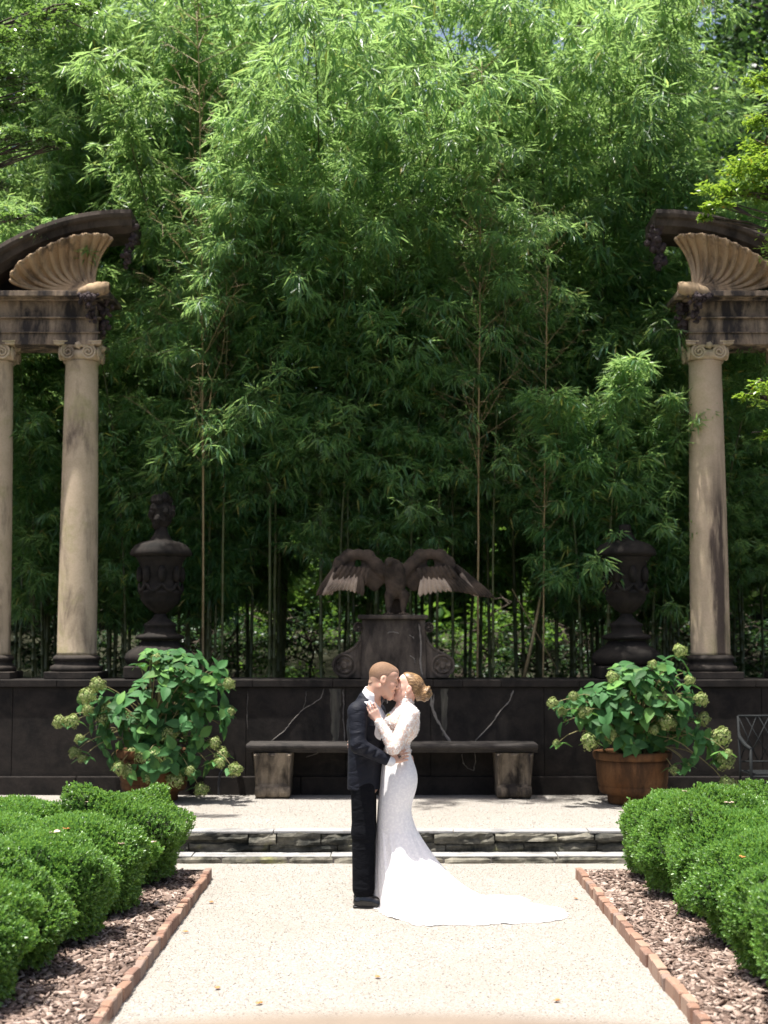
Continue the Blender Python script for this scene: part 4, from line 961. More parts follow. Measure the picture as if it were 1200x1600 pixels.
# path-side rows: far to near (right edge of the left ones / left edge of the right ones in pixels)
rowL = [(284, 11.78, 1.0, 1.0), (230, 10.5, 1.0, 1.0), (174, 9.55, .98, 1.0), (100, 8.7, .98, 1.0), (40, 7.85, 1.0, 1.0)]
rowR = [(970, 12.0, .97, 1.0), (1000, 11.2, .94, 1.03), (1047, 10.35, .95, 1.05), (1097, 9.45, .96, 1.05), (1138, 8.5, .98, 1.03), (1190, 7.6, 1.0, 1.0)]
for i, (px, Y, sc, zs) in enumerate(rowL):
    X = at(px, 1350, Y).x-.50*sc; boxwood(X, Y, sc, zs, i*1.9+.3, i % 4, f'green boxwood mound beside the path in the left bed, {ordn[i]} counting from the steps', 'boxwood mounds in the left bed')
for i, (px, Y, sc, zs) in enumerate(rowR):
    X = at(px, 1350, Y).x+.50*sc; boxwood(X, Y, sc, zs, i*2.3+1.1, (i+2) % 4, f'green boxwood mound beside the path in the right bed, {ordn[i]} counting from the steps', 'boxwood mounds in the right bed')
for i, (X, Y, sc, zs) in enumerate([(-2.95, 11.9, 1.02, .95), (-2.75, 10.9, 1.0, .93), (-2.75, 10.0, .98, .93), (-2.85, 9.0, .98, .95), (-3.75, 11.4, 1.0, .92), (-3.6, 10.3, 1.0, .92)]):
    boxwood(X, Y, sc, zs, i*1.3+.7, (i+1) % 4, f'green boxwood mound in the left bed behind the path-side row, {ordn[i]} counting from the wall' if i < 4 else f'green boxwood mound in the outer left bed, {ordn[i-4]} counting from the wall', 'boxwood mounds in the left bed')
for i, (X, Y, sc, zs) in enumerate([(3.05, 12.1, 1.02, .95), (3.0, 11.1, 1.0, .95), (3.0, 10.1, .98, .96), (3.1, 9.1, .98, .96), (3.95, 11.8, 1.0, .92)]):
    boxwood(X, Y, sc, zs, i*1.7+.2, (i+3) % 4, f'green boxwood mound in the right bed behind the path-side row, {ordn[i]} counting from the wall' if i < 4 else 'green boxwood mound in the outer right bed by the wall', 'boxwood mounds in the right bed')

# ------------------------------------------------------------------ bamboo grove
def bamboo_proto(seed, H, lean, nodes, br_len, dens, t0=.28, bare=False, taper=.55, lp=2.6, drp=.085):
    rr = random.Random(seed); g = np.random.default_rng(seed); pts = [Vector((0, 0, 0))]; n = 26; ang = R(rr.uniform(0, 3)); 
    for k in range(n):
        t = (k+1)/n; a = ang+lean*(t**lp); pts.append(pts[-1]+Vector((math.sin(a)+rr.uniform(-.01, .01), rr.uniform(-.015, .015), math.cos(a)))*(H/n))
    cb = MB(); P2 = []; rd = []
    for k in range(n+1):
        t = k/n; r = (.011 if bare else .021)*(1-t)**.7+.003; P2.append(pts[k]); rd.append(r)
    # node rings
    PP, RR = [], []
    for k in range(n):
        a, c = pts[k], pts[k+1]
        PP += [a, a.lerp(c, .02), a.lerp(c, .06)]; RR += [rd[k]*1.0, rd[k]*1.22, rd[k]*.95]
    PP.append(pts[-1]); RR.append(rd[-1]); cb.tube(PP, RR, 7)
    LP, LD, LT = [], [], []
    def pos(t): x = t*n; i = min(int(x), n-1); return pts[i].lerp(pts[i+1], x-i), (pts[i+1]-pts[i]).normalized()
    for q in range(nodes):
        t = t0+(1-t0)*(q+rr.random()*.6)/nodes; p, tg = pos(min(t, .995)); az = rr.uniform(0, 6.28)
        for bidx in range(2 if rr.random() < .6 else 3):
            a = az+bidx*rr.uniform(1.6, 2.6); Lb = br_len*rr.uniform(.55, 1.1)*(1-taper*(max(0, t-t0)/(1-t0))**1.5); el = R(rr.uniform(25, 60)); d = Vector((math.cos(a)*math.cos(el), math.sin(a)*math.cos(el), math.sin(el))); bp = [p.copy()]; cur = p.copy(); dd = d.copy(); m = 7
            for k in range(m):
                dd = (dd+Vector((0, 0, -drp if not bare else -.02))+Vector((rr.gauss(0, .05), rr.gauss(0, .05), 0))).normalized(); cur = cur+dd*Lb/m; bp.append(cur.copy())
            cb.tube(bp, [(.005 if bare else .0042)*(1-j/m*.7) for j in range(m+1)], 3, cap=False)
            for k in range(2, m+1):
                for s_ in range(dens):
                    tw = Vector((rr.gauss(0, 1), rr.gauss(0, 1), rr.gauss(0, .6))).normalized(); tw = (tw*.8+dd*.6+Vector((0, 0, -.15))).normalized(); tl = rr.uniform(.05, .2)*Lb; e = bp[k]+tw*tl
                    if rr.random() < (.35 if not bare else .9): cb.tube([bp[k], e], [.0026, .0018] if bare else [.0022, .0015], 3, cap=False)
                    for j in range(rr.choice((3, 4, 5, 6))):
                        LP.append(tuple(e+Vector((rr.gauss(0, .018), rr.gauss(0, .018), rr.gauss(0, .018))))); v = tw*.75+Vector((rr.gauss(0, .55), rr.gauss(0, .55), rr.gauss(0, .4)-.38)); LD.append(tuple(v)); LT.append(rr.random())
    cm = mesh_py('bamboo_culm', cb.V, cb.F); cm.materials.append(M['dead'] if bare else M['culm']); cm.polygons.foreach_set('use_smooth', np.ones(len(cm.polygons), bool))
    mz = max(v[2] for v in cb.V)
    if bare: return cm, None, mz
    n = len(LP); LP, LD, LT = map(np.array, (LP, LD, LT))
    lm = leaf_mesh('bamboo_leaves', LP, LD, g.normal(0, .5, (n, 3))+np.array([0, 0, 1.0]), g.uniform(.12, .23, n), g.uniform(.018, .028, n), LT, fold=.18, mid=.38, droop=.12); lm.materials.append(M['bamboo_leaf'])
    return cm, lm, mz
BP = [bamboo_proto(200+i, 8.0, [.55, .75, .35, .95, .6, .2][i], 30, [.95, 1.1, .9, 1.05, 1.15, .85][i], 3, [.30, .26, .34, .30, .22, .36][i]) for i in range(6)]
DOME = [bamboo_proto(250+i, 8.0, [1.25, 1.0, 1.4, .85][i], 25, [1.45, 1.5, 1.3, 1.5][i], 5, [.34, .32, .38, .33][i], taper=.3, lp=3.2, drp=.15) for i in range(4)]
LOWB = [bamboo_proto(300+i, 4.2, [.7, 1.0, .5][i], 24, [.75, .8, .7][i], 3, .30) for i in range(3)]
def bamboo(proto, X, Y, z, H0, Ht, azim, label, group=None, tilt=0.0, wid=1.0):
    e = bpy.data.objects.new('bamboo', None); col.objects.link(e); s_ = Ht/(proto[2]*.98); e.location = (X, Y, z); e.rotation_euler = (0, tilt, azim); e.scale = (wid*max(s_, .75), wid*max(s_, .75), s_); tag(e, label, 'bamboo', group)
    for nm, me in (('culm', proto[0]), ('foliage', proto[1])):
        if me is None: continue
        o = bpy.data.objects.new(nm, me); col.objects.link(o); o.parent = e
FW = -math.pi/2       # lean toward the camera (local +X becomes -Y)
rg = random.Random(42)
# front crowns one can single out: (px of root, Y, pixel y of the top, proto, lean azimuth, label)
front = [(505, 17.9, 165, 'D0', FW, 'bamboo with the tall bright domed crown in the centre of the grove'),
         (425, 17.85, 240, 'D3', FW+.05, 'bamboo with a bright crown just left of the central dome'),
         (585, 17.9, 225, 'D2', FW+.4, 'bamboo arching right of the central dome above the eagle'),
         (680, 17.9, 290, 'D1', FW+.35, 'bamboo with drooping crown right of centre'),
         (765, 17.8, 395, 'D3', FW+.2, 'low drooping bamboo right of the eagle'),
         (352, 17.9, 345, 'D3', FW+.15, 'low arching bamboo between the left urn and the eagle'),
         (300, 18.5, 385, 'D3', FW+.5, 'bamboo with loose sprays brushing the left column'),
         (330, 18.3, 300, 'D3', FW+.35, 'arching bamboo above the left urn'),
         (545, 17.85, 330, 'D3', FW-.1, 'dense drooping bamboo straight above the eagle'),
         (860, 18.9, 80, 'D3', FW-.3, 'tall bamboo with a broad light crown on the right of the grove'),
         (975, 18.9, 55, 'D3', FW+.2, 'tall bamboo with feathery crown above the right pavilion'),
         (930, 18.8, 130, 'D1', FW, 'domed bamboo between the two tall crowns on the right'),
         (800, 19.4, 95, 'D0', FW-.5, 'tall bamboo right of the gap of sky'),
         (195, 20.6, 50, 'D3', FW-.3, 'tall yellowing bamboo behind the left pavilion'),
         (90, 20.8, 100, 'D3', FW+.4, 'tall bamboo rising behind the left shell pediment'),
         (330, 19.6, 30, 'D3', FW, 'tall bamboo between left pavilion and central dome'),
         (440, 19.6, 60, 'D1', FW+.3, 'tall bamboo behind and left of the central dome'),
         (640, 19.6, 165, 'D3', FW-.2, 'tall bamboo behind the central dome, left of the sky gap')]
def PR(k): return DOME[int(k[1])] if isinstance(k, str) else BP[k]
for px, Y, py, pi, az, lab in front:
    p = at(px, py, Y); bamboo(PR(pi), p.x, Y, BZ, 7.6, max(3.5, p.z-BZ), az, lab)
for i, (px, Y, py, pi, az, lab) in enumerate([(945, 17.45, 590, 0, FW+.2, 'short bright bamboo bush left of the right column'), (905, 17.6, 640, 1, FW-.5, 'short bamboo bush beside the right urn'), (1010, 17.55, 640, 2, FW+.6, 'short bamboo bush touching the right column'), (60, 17.9, 660, 2, FW, 'short bamboo spray between the two left columns')]):
    p = at(px, py, Y); bamboo(LOWB[pi], p.x, Y, BZ, 4.0, p.z-BZ, az, lab)
cnt = 0
for row, (Y0, nn) in enumerate([(17.95, 8), (18.6, 11), (19.3, 16), (20.1, 18), (21.0, 18)]):
    for i in range(nn):
        X = -7.2-.4*row*.3+ (14.4+.24*row)*(i+rg.uniform(.1, .9))/nn; Y = Y0+rg.uniform(-.3, .3); px = 600+X*FOC/Y
        top = 330-row*85+rg.uniform(-70, 70)
        if 590 < px < 800 and row >= 2: top = max(top, 120+rg.uniform(0, 80))
        if px > 1050: top = max(top, 300+rg.uniform(0, 90))
        if row == 0: top = 420+rg.uniform(-60, 60)
        z = at(px, max(top, -30), Y).z; bamboo(BP[rg.randrange(6)], X, Y, BZ-.02, 7.6, z-BZ, FW+rg.uniform(-1.3, 1.3), 'slender green bamboo in the dense grove behind the wall', 'bamboo culms of the grove', rg.uniform(-.04, .04)); cnt += 1
# lower leafy bamboo deep inside the grove
for i in range(30):
    X = -7.4+14.8*(i+rg.uniform(.1, .9))/30; Y = 19.6+rg.uniform(0, 2.2); px = 600+X*FOC/Y
    bamboo(LOWB[rg.randrange(3)], X, Y, BZ-.05, 4.0, rg.uniform(3.2, 4.8), rg.uniform(0, 6.28), 'low leafy bamboo deep in the shade of the grove', 'low bamboo in the grove')
for i in range(16):
    px = (rg.uniform(150, 385) if i % 2 else rg.uniform(870, 1085)); Y = 18.2+rg.uniform(0, 1.0); X = at(px, 900, Y).x
    bamboo(LOWB[rg.randrange(3)], X, Y, BZ-.05, 4.0, rg.uniform(2.6, 4.2), rg.uniform(0, 6.28), 'low leafy bamboo in the shade ' + ('behind the left urn' if i % 2 else 'behind the right urn'), 'low bamboo behind the urns')
# bare dead culms
DB = [bamboo_proto(400+i, 7.0, [.1, .25, .2][i], 22, 1.0, 2, .35, bare=True) for i in range(3)]
for i, (px, Y, py, az, lab) in enumerate([(745, 17.0, 110, 1.0, 'dry tan bamboo pole with bare side branches right of centre'), (850, 16.95, 330, 2.0, 'shorter dry tan bamboo pole with bare twigs left of the right pavilion'), (318, 17.1, 40, .4, 'tall dry pale bamboo with bare branches on the left')]):
    p = at(px, py, Y); bamboo(DB[i], p.x, Y+.62, BZ, 7.0, p.z-BZ, FW, lab, tilt=(.11, .07, .06)[i])
b = MB(); b.tube([at(818, 1062, 17.7), at(832, 1000, 17.75), at(846, 925, 17.85)], [.022, .02, .016], 8); tag(b.build('bamboo_pole', M['dead'], None, True), 'broken orange-tan bamboo pole leaning behind the wall right of the eagle', 'bamboo')
b = MB(); b.tube([at(870, 1045, 18.0), at(836, 985, 18.0), at(800, 920, 18.0)], [.010, .009, .006], 6); tag(b.build('bamboo_pole', M['dead'], None, True), 'thin dry bamboo stick slanting left behind the wall', 'bamboo')

# ------------------------------------------------------------------ trees
def tree(name, base, H, tr, clumps, leaf, lmat, label, cat='tree', seed=0, nleaf=120, flat=1.0, group=None, limb=True, lean=(0, 0), thin=False):
    """clumps: list of (center Vector, radius, count factor)"""
    g = np.random.default_rng(seed); rr = random.Random(seed); e = empty(name, tuple(base), label, cat, group); b = MB(); base = Vector(base)
    top = base+Vector((lean[0], lean[1], H)); pts = [base.lerp(top, t)+Vector((rr.gauss(0, .06), rr.gauss(0, .06), 0))*(1 if t > 0 else 0) for t in [k/8 for k in range(9)]]
    b.tube(pts, [tr*(1.25 if k == 0 else 1)*(1-.75*k/8) for k in range(9)], 10)
    LP, LD, LT = [], [], []
    for (c, r, f) in clumps:
        c = Vector(c)
        if limb:
            hz = min(max(c.z-.35*math.hypot(c.x-base.x, c.y-base.y)-base.z, H*.25), H*.95)/H; i = hz*8; s0 = pts[min(int(i), 7)].lerp(pts[min(int(i)+1, 8)], i-int(i)); L = (c-s0).length; r0 = min(tr*.5, .012+.012*L) if not thin else .012+.003*L
            md = s0.lerp(c, .5)+Vector((rr.gauss(0, .12*L*.5), rr.gauss(0, .12*L*.5), .08*L)); lp = [((1-t)**2)*s0+2*t*(1-t)*md+t*t*c for t in [k/7 for k in range(8)]]
            b.tube(lp, [r0*(1-.8*k/7) for k in range(8)], 7)
            for _ in range(5):
                q = lp[rr.randrange(4, 8)]; en = c+Vector((rr.gauss(0, .5), rr.gauss(0, .5), rr.gauss(0, .35*flat)))*r; b.tube([q, q.lerp(en, .5)+Vector((0, 0, .05)), en], [.014, .009, .004], 4, cap=False)
        n = int(nleaf*f); ns = max(4, n//22); 
        cc = unit(g.normal(0, 1, (ns, 3)))*(g.uniform(.25, 1, (ns, 1))**.6)*r*np.array([1, 1, flat]); cc += np.array(c)
        p = np.repeat(cc, n//ns+1, 0)[:n]; p = p+g.normal(0, 1, p.shape)*r*.16*np.array([1, 1, .45 if flat < .8 else .8]); d = unit(g.normal(0, 1, p.shape)*np.array([1, 1, .45])+np.array([0, 0, -.15])); LP.append(p); LD.append(d); LT.append(g.uniform(0, 1, len(p)))
    b.build('trunk', M['bark'], e, True); LP, LD, LT = map(np.concatenate, (LP, LD, LT)); n = len(LP)
    me = leaf_mesh('tree_leaves', LP, LD, g.normal(0, .4, (n, 3))+np.array([0, 0, 1.0]), g.uniform(.8, 1.25, n)*leaf, g.uniform(.8, 1.2, n)*leaf*.55, LT, fold=.15, mid=.5); link('crown', me, lmat, e); return e
# nearer trees on both sides: layered sprays reaching into the frame
def sprays(lst, n=1.0): return [(at(px, py, Y), r, n*f) for (px, py, Y, r, f) in lst]
tree('spray_tree', (5.3, 13.6, 0), 8.5, .16, sprays([(1170, 262, 13.4, .28, .8), (1135, 298, 13.4, .22, .6), (1190, 300, 13.5, .26, .9), (1195, 225, 13.4, .22, .5), (1120, 322, 13.3, .13, .3), (1105, 340, 13.4, .06, .12), (1190, 190, 13.5, .16, .3), (1180, 125, 13.5, .12, .2), (1195, 605, 13.2, .2, .45), (1168, 618, 13.2, .10, .2), (1195, 680, 13.2, .1, .12), (1240, 250, 13.6, .5, 2), (1260, 380, 13.5, .45, 1.6), (1290, 120, 13.6, .6, 2), (1250, 620, 13.4, .4, 1.2), (1340, 300, 13.6, .7, 2.5), (1400, 150, 13.6, .7, 2.5)], 1.0),
     .052, M['bright_leaf'], 'small-leaved tree with sunlit sprays hanging before the right pediment', seed=21, nleaf=800, flat=.35, thin=True)
tree('spray_tree', (-5.6, 14.2, 0), 9.0, .18, sprays([(20, 60, 13.8, .34, 1.2), (70, 30, 13.8, .25, .6), (15, 120, 13.8, .28, .8), (60, 150, 13.7, .16, .3), (10, 215, 13.7, .22, .7), (60, 222, 13.7, .16, .4), (95, 226, 13.7, .07, .15), (5, 290, 13.7, .16, .35), (30, 340, 13.6, .13, .3), (10, 168, 13.8, .15, .3), (-40, 100, 13.9, .5, 2), (-60, 250, 13.9, .45, 1.6), (-120, 30, 14, .7, 2.5), (-140, 200, 14, .7, 2.5), (120, 12, 13.8, .2, .4), (-5, 1197, 13.4, .02, .02)][:-1], 1.0),
     .055, M['glossy_leaf'], 'small-leaved tree with dark layered sprays in the upper left corner', seed=22, nleaf=600, flat=.22, thin=True)
def crown(cx, cy_, cz, rx, ry, rz, n, seed, r0=.9):
    rr = random.Random(seed); out = []
    for _ in range(n):
        while True:
            v = Vector((rr.uniform(-1, 1), rr.uniform(-1, 1), rr.uniform(-1, 1)))
            if v.length < 1: break
        out.append((Vector((cx+v.x*rx, cy_+v.y*ry, cz+v.z*rz)), r0*rr.uniform(.7, 1.3), 1.0))
    return out
bt = [((-8.5, 25.5), 17, 4.2, 'tree_leaf', 'leafy tree rising behind the left pavilion'), ((-3.6, 28), 20, 4.6, 'tree_leaf', 'tall leafy tree behind the grove left of centre'), ((4.2, 30), 20, 3.6, 'tree_leaf', 'tall leafy tree with dark limbs crossing the gap of sky'), ((6.9, 24.4), 15, 3.0, 'dark_leaf', 'dark evergreen tree with black limbs in the upper right corner'), ((10.5, 28), 18, 4.6, 'dark_leaf', 'dark evergreen tree farther back on the right'), ((-13, 29), 18, 5, 'dark_leaf', 'dark tree farther back on the left')]
for i, ((x, y), H, rad_, lm, lab) in enumerate(bt):
    tree('background_tree', (x, y, BZ-.1), H*.85, .32, crown(x, y, H*.62, rad_, rad_*.8, H*.36, 46, 60+i, 1.25), .16 if lm == 'tree_leaf' else .17, M[lm], lab, seed=70+i, nleaf=330, flat=.8)
# understorey shrubs between the culms; sun and shade put into the leaf colour
for i, x in enumerate(np.linspace(-8.6, 8.6, 11)):
    y = 23.6+1.0*math.sin(i*2.1); h = 1.7+.5*math.sin(i*1.7)
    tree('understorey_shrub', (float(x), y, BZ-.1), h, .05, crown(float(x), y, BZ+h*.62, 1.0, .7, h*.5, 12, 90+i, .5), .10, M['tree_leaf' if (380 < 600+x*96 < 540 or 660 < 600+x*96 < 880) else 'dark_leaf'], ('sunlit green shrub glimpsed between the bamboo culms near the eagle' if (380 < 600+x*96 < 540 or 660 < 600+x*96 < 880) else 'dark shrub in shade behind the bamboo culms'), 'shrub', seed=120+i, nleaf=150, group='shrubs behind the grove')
for i, x in enumerate(np.linspace(-8.2, 8.2, 15)):
    y = 22.5+.5*math.sin(i*2.7); h = 1.0+.3*math.sin(i*1.3)
    tree('understorey_shrub', (float(x), y, BZ-.1), h, .03, crown(float(x), y, BZ+h*.45, .75, .5, h*.5, 9, 190+i, .38), .085, M['dark_leaf' if (380 < 600+x*101 < 540 or 660 < 600+x*101 < 880) else 'dark_leaf'], 'low leafy shrub at the foot of the grove, seen between culms', 'shrub', seed=220+i, nleaf=130, group='low shrubs behind the grove')
# the wood beyond, one mass
g = np.random.default_rng(5); n = 90000; X = g.uniform(-26, 26, n); Y = g.uniform(33, 40, n); hmax = 18+1.5*np.sin(X*.5)+1.2*np.sin(X*1.3+1); hmax = np.where((X > .4) & (X < 4.6), 12.5, hmax); Z = BZ-.3+(hmax)*g.uniform(0, 1, n)**1.35
P = np.stack([X, Y, Z], 1); me = leaf_mesh('wood_leaves', P, g.normal(0, 1, (n, 3))*np.array([1, 1, .5]), g.normal(0, .4, (n, 3))+np.array([0, 0, 1]), g.uniform(.3, .55, n), g.uniform(.2, .35, n), g.uniform(0, 1, n)); tag(link('distant_wood', me, M['tree_leaf']), 'far green wood beyond the grove', None, None, 'stuff')

# ------------------------------------------------------------------ fallen leaves and foreground bowl
def fallen(px, py, mat, size, label, seed, z=0.004, Y=None, lobed=False):
    rr = random.Random(seed); p = gnd(px, py, z) if Y is None else at(px, py, Y); n = 14; a0 = rr.uniform(0, 6.28); V = [(p.x, p.y, p.z+size*.14)]
    for k in range(n):
        a = 2*math.pi*k/n; r = size*(.55+.45*abs(math.cos(a)))*(1 if not lobed else (.55+.45*abs(math.cos(2.5*a)))); V.append((p.x+r*math.cos(a+a0), p.y+r*math.sin(a+a0), p.z+.006+rr.uniform(0, size*.3)))
    b = MB(); b.add(V, [(0, 1+k, 1+(k+1) % n) for k in range(n)]); o = b.build('fallen_leaf', mat, None, True); md = o.modifiers.new('t', 'SOLIDIFY'); md.thickness = .0015
    return tag(o, label, 'leaf')
for i, (px, py, lab) in enumerate([(330, 1411, 'orange fallen leaf on the gravel near the left brick edging corner'), (405, 1569, 'orange fallen leaf on the gravel near the bottom left'), (290, 1457, 'brown fallen leaf beside the left brick edging'), (340, 1545, 'small orange leaf on the gravel left of the path middle'), (900, 1405, 'orange fallen leaf near the right brick corner'), (870, 1565, 'small rust leaf on gravel at the bottom right'), (590, 1528, 'tiny rust leaf on the gravel below the couple')]): fallen(px, py, M['dryleaf'], .022 if i else .024, lab, i)
b = MB(); RB, CB, ZB = 1.1, 1.1, at(600, 1577, 2.2).z
b.lathe([(.16, 0), (.34, .02), (.34, .1), (.2, .16), (.13, .3), (.12, .55), (.2, .72), (.5, .86), (.85, 1.05), (1.06, ZB-.06), (RB, ZB-.035), (RB, ZB-.01), (RB-.02, ZB), (RB-.08, ZB), (RB-.1, ZB-.015), (.9, ZB-.12), (.5, ZB-.28), (.02, ZB-.33)], 0, CB, 96, cap=False)
M['bowl'] = stone_mat('pale_limestone', (0.17, 0.135, 0.105, 1), (0.12, 0.095, 0.07, 1), (0.21, 0.17, 0.13, 1), stain=.2)
fb = empty('fountain_bowl', (0, CB, 0), 'pale stone bowl rim, blurred at the bottom edge in the foreground', 'fountain'); b.build('bowl', M['bowl'], fb, True)

# ------------------------------------------------------------------ the couple
YK = 11.145
def K(px, py, dy=0.0): return np.array(at(px, py, YK+dy))
def skin_mat(name, c, red=(0.62, 0.26, 0.19)):
    t = NT(name); v = t.coord(); g = t.noise(v, 14, 4); cc = t.mix(t.ramp(g, [(0.4, G3(0)), (0.75, G3(0.35))]), c, tuple(red)+(1,))
    t.set(Base_Color=cc, Roughness=0.48); t.b.inputs['Subsurface Weight'].default_value = 0.15; t.b.inputs['Subsurface Radius'].default_value = (0.012, 0.005, 0.003); t.b.inputs['Subsurface Scale'].default_value = 1.0; t.b.inputs['Specular IOR Level'].default_value = 0.35; return t.m
M['skin_g'] = skin_mat('groom_skin', (0.60, 0.37, 0.27, 1)); M['skin_b'] = skin_mat('bride_skin', (0.68, 0.44, 0.35, 1))
def cloth(name, c, rough, bump=0.2, fine=400, sheen=0.0, spec=0.25):
    t = NT(name); v = t.coord(); g = t.noise(v, fine, 2); w = t.noise(v, 16, 4, 0.5); t.set(Base_Color=t.mix(w, tuple(x*.8 for x in c[:3])+(1,), c), Roughness=rough); t.b.inputs['Specular IOR Level'].default_value = spec; t.b.inputs['Sheen Weight'].default_value = sheen
    if bump > .3:
        cr_ = t.noise(t.coord((5, 5, 11)), 1.6, 3, .5, .6); t.bump(t.mix(.04, cr_, g), .8, .02)
    else: t.bump(t.mix(.5, g, w), bump, 0.004)
    return t.m
M['suit'] = cloth('navy_wool', (0.006, 0.0075, 0.0145, 1), .7, .35, 300, .0, .25); M['trouser'] = cloth('black_wool', (0.0035, 0.004, 0.006, 1), .85, .35, 300, .0, .12)
M['satin'] = cloth('black_satin', (0.012, 0.013, 0.018, 1), .38, .05, 200, 0, .5); M['shirt'] = cloth('white_shirt', (0.80, 0.80, 0.82, 1), .75, .15)
M['patent'] = plain('black_patent', (0.008, 0.008, 0.009, 1), .12, 0, 10, .1, 0, .6); M['sole'] = plain('shoe_sole', (0.012, 0.011, 0.011, 1), .6)
t = NT('cropped_fair_hair'); a = t.n('ShaderNodeAttribute'); a.attribute_name = 'tint'; g = t.noise(t.coord(), 330, 3)
t.set(Base_Color=t.mix(.45, t.ramp(a.outputs['Fac'], [(0.0, (0.42, 0.26, 0.185, 1)), (0.3, (0.27, 0.16, 0.105, 1)), (0.75, (0.19, 0.105, 0.055, 1))]), t.ramp(g, [(0.3, G3(0.1)), (0.7, G3(0.9))]), 'SOFT_LIGHT'), Roughness=.7); t.bump(g, .8, .004); M['hair_g'] = t.m; M['brow'] = plain('brown_brow', (0.10, 0.055, 0.03, 1), .7)
def hair_mat():
    t = NT('combed_blonde_hair'); tc = t.n('ShaderNodeTexCoord'); mp = t.n('ShaderNodeMapping'); mp.inputs['Scale'].default_value = (9, 90, 40); mp.inputs['Rotation'].default_value = (0, .5, 0); t.l(tc.outputs['Object'], mp.inputs['Vector']); g = t.noise(mp.outputs['Vector'], 2.5, 4)
    t.set(Base_Color=t.ramp(g, [(0.32, (0.05, 0.026, 0.011, 1)), (0.5, (0.17, 0.095, 0.04, 1)), (0.68, (0.46, 0.30, 0.15, 1))]), Roughness=.36); t.bump(g, .5, .004); return t.m
M['hair_b'] = hair_mat(); M['lidline'] = plain('eyelid_crease', (0.33, 0.17, 0.12, 1), .6); M['lip'] = plain('lip', (0.50, 0.20, 0.17, 1), .45)
def lace_mat(name, sheer):
    t = NT(name); v = t.coord(); vo = t.n('ShaderNodeTexVoronoi'); vo.inputs['Scale'].default_value = 48 if sheer else 60; vo.feature = 'SMOOTH_F1'; t.l(v, vo.inputs['Vector']); nz = t.noise(v, 60, 5, .6, 1.2)
    h = t.mix(.5, vo.outputs['Distance'], nz)
    w = (0.83, 0.81, 0.80, 1)
    if sheer: c = t.mix(t.ramp(h, [(0.36, G3(0)), (0.50, G3(1))]), w, (0.70, 0.53, 0.45, 1))
    else: c = t.mix(t.ramp(h, [(0.30, G3(0)), (0.52, G3(1))]), w, (0.73, 0.71, 0.72, 1))
    t.set(Base_Color=c, Roughness=.75); t.b.inputs['Specular IOR Level'].default_value = .2; t.b.inputs['Subsurface Weight'].default_value = 0.0
    t.bump(h, .55 if sheer else .5, .006); return t.m
M['lace'] = lace_mat('sheer_lace', True); M['dress'] = lace_mat('white_lace_dress', False)
M['petal'] = plain('white_applique', (0.86, 0.85, 0.84, 1), .7); M['pearl'] = plain('pearl', (0.8, 0.78, 0.74, 1), .2); M['nail'] = plain('pink_nail', (0.75, 0.45, 0.5, 1), .2); M['ink'] = plain('tattoo_ink', (0.05, 0.045, 0.045, 1), .6)
M['yellow'] = plain('yellow_flower', (0.62, 0.56, 0.10, 1), .6); M['greenleaf'] = plain('boutonniere_leaf', (0.10, 0.2, 0.05, 1), .6)

def add_hand(s, wrist, dirv, back, size, curl, side, spread=.12, thumb_out=.7, wr=.026):
    """wrist -> fingers along dirv; back = direction the back of the hand faces; side=+1 thumb toward (dir x back)"""
    d = unit(np.array(dirv, float)); bk = np.array(back, float); bk = unit(bk-d*(bk@d)); sd = np.cross(d, bk)*side; u = size
    s.cap(wrist, wrist+d*.10*u, wr, wr*.95, k=.012, flat=bk, fs=1.2)
    pc = wrist+d*.48*u*.5
    for o in (-.30, -.1, .1, .30): s.cap(wrist+d*.08*u+sd*o*.30*u, wrist+d*.48*u+sd*o*.60*u, .016*u/.19, .0135*u/.19, k=.012)
    tips = []
    for i, (o, ln) in enumerate(((.30, .42), (.1, .47), (-.1, .44), (-.30, .35))):
        p = wrist+d*.48*u+sd*o*.60*u; dd = unit(d+sd*o*spread*2); r = .0098*u/.19
        for j, (seg, rr) in enumerate(((.45, 1.0), (.31, .93), (.24, .82))):
            an = curl*(.55+.45*j); ax = np.cross(sd*side, dd)
            dd = unit(dd*math.cos(an)-bk*math.sin(an)); q = p+dd*ln*u*seg; s.cap(p, q, r*rr, r*rr*.9, k=.006); p = q
        tips.append((p, dd))
    p = wrist+d*.14*u+sd*.13*u; dd = unit(d*.75+sd*thumb_out-bk*.25)
    for seg, rr in ((.20, .0125), (.16, .0105), (.13, .009)):
        q = p+dd*seg*u; s.cap(p, q, rr*u/.19, rr*.9*u/.19, k=.010); p = q; dd = unit(dd+d*.35)
    return tips
def head_frame(c, face, tilt, yaw=0.0, roll=0.0, sc=1.0):
    """local x forward, y left, z up"""
    m = Matrix.Rotation(0 if face > 0 else math.pi, 3, 'Z') @ Matrix.Rotation(yaw, 3, 'Z') @ Matrix.Rotation(-tilt, 3, 'Y') @ Matrix.Rotation(roll, 3, 'X')
    A = np.array(m)*1.0; c = np.array(c)
    def T(x, y, z): return c+A @ np.array([x, y, z])*sc
    return T, A
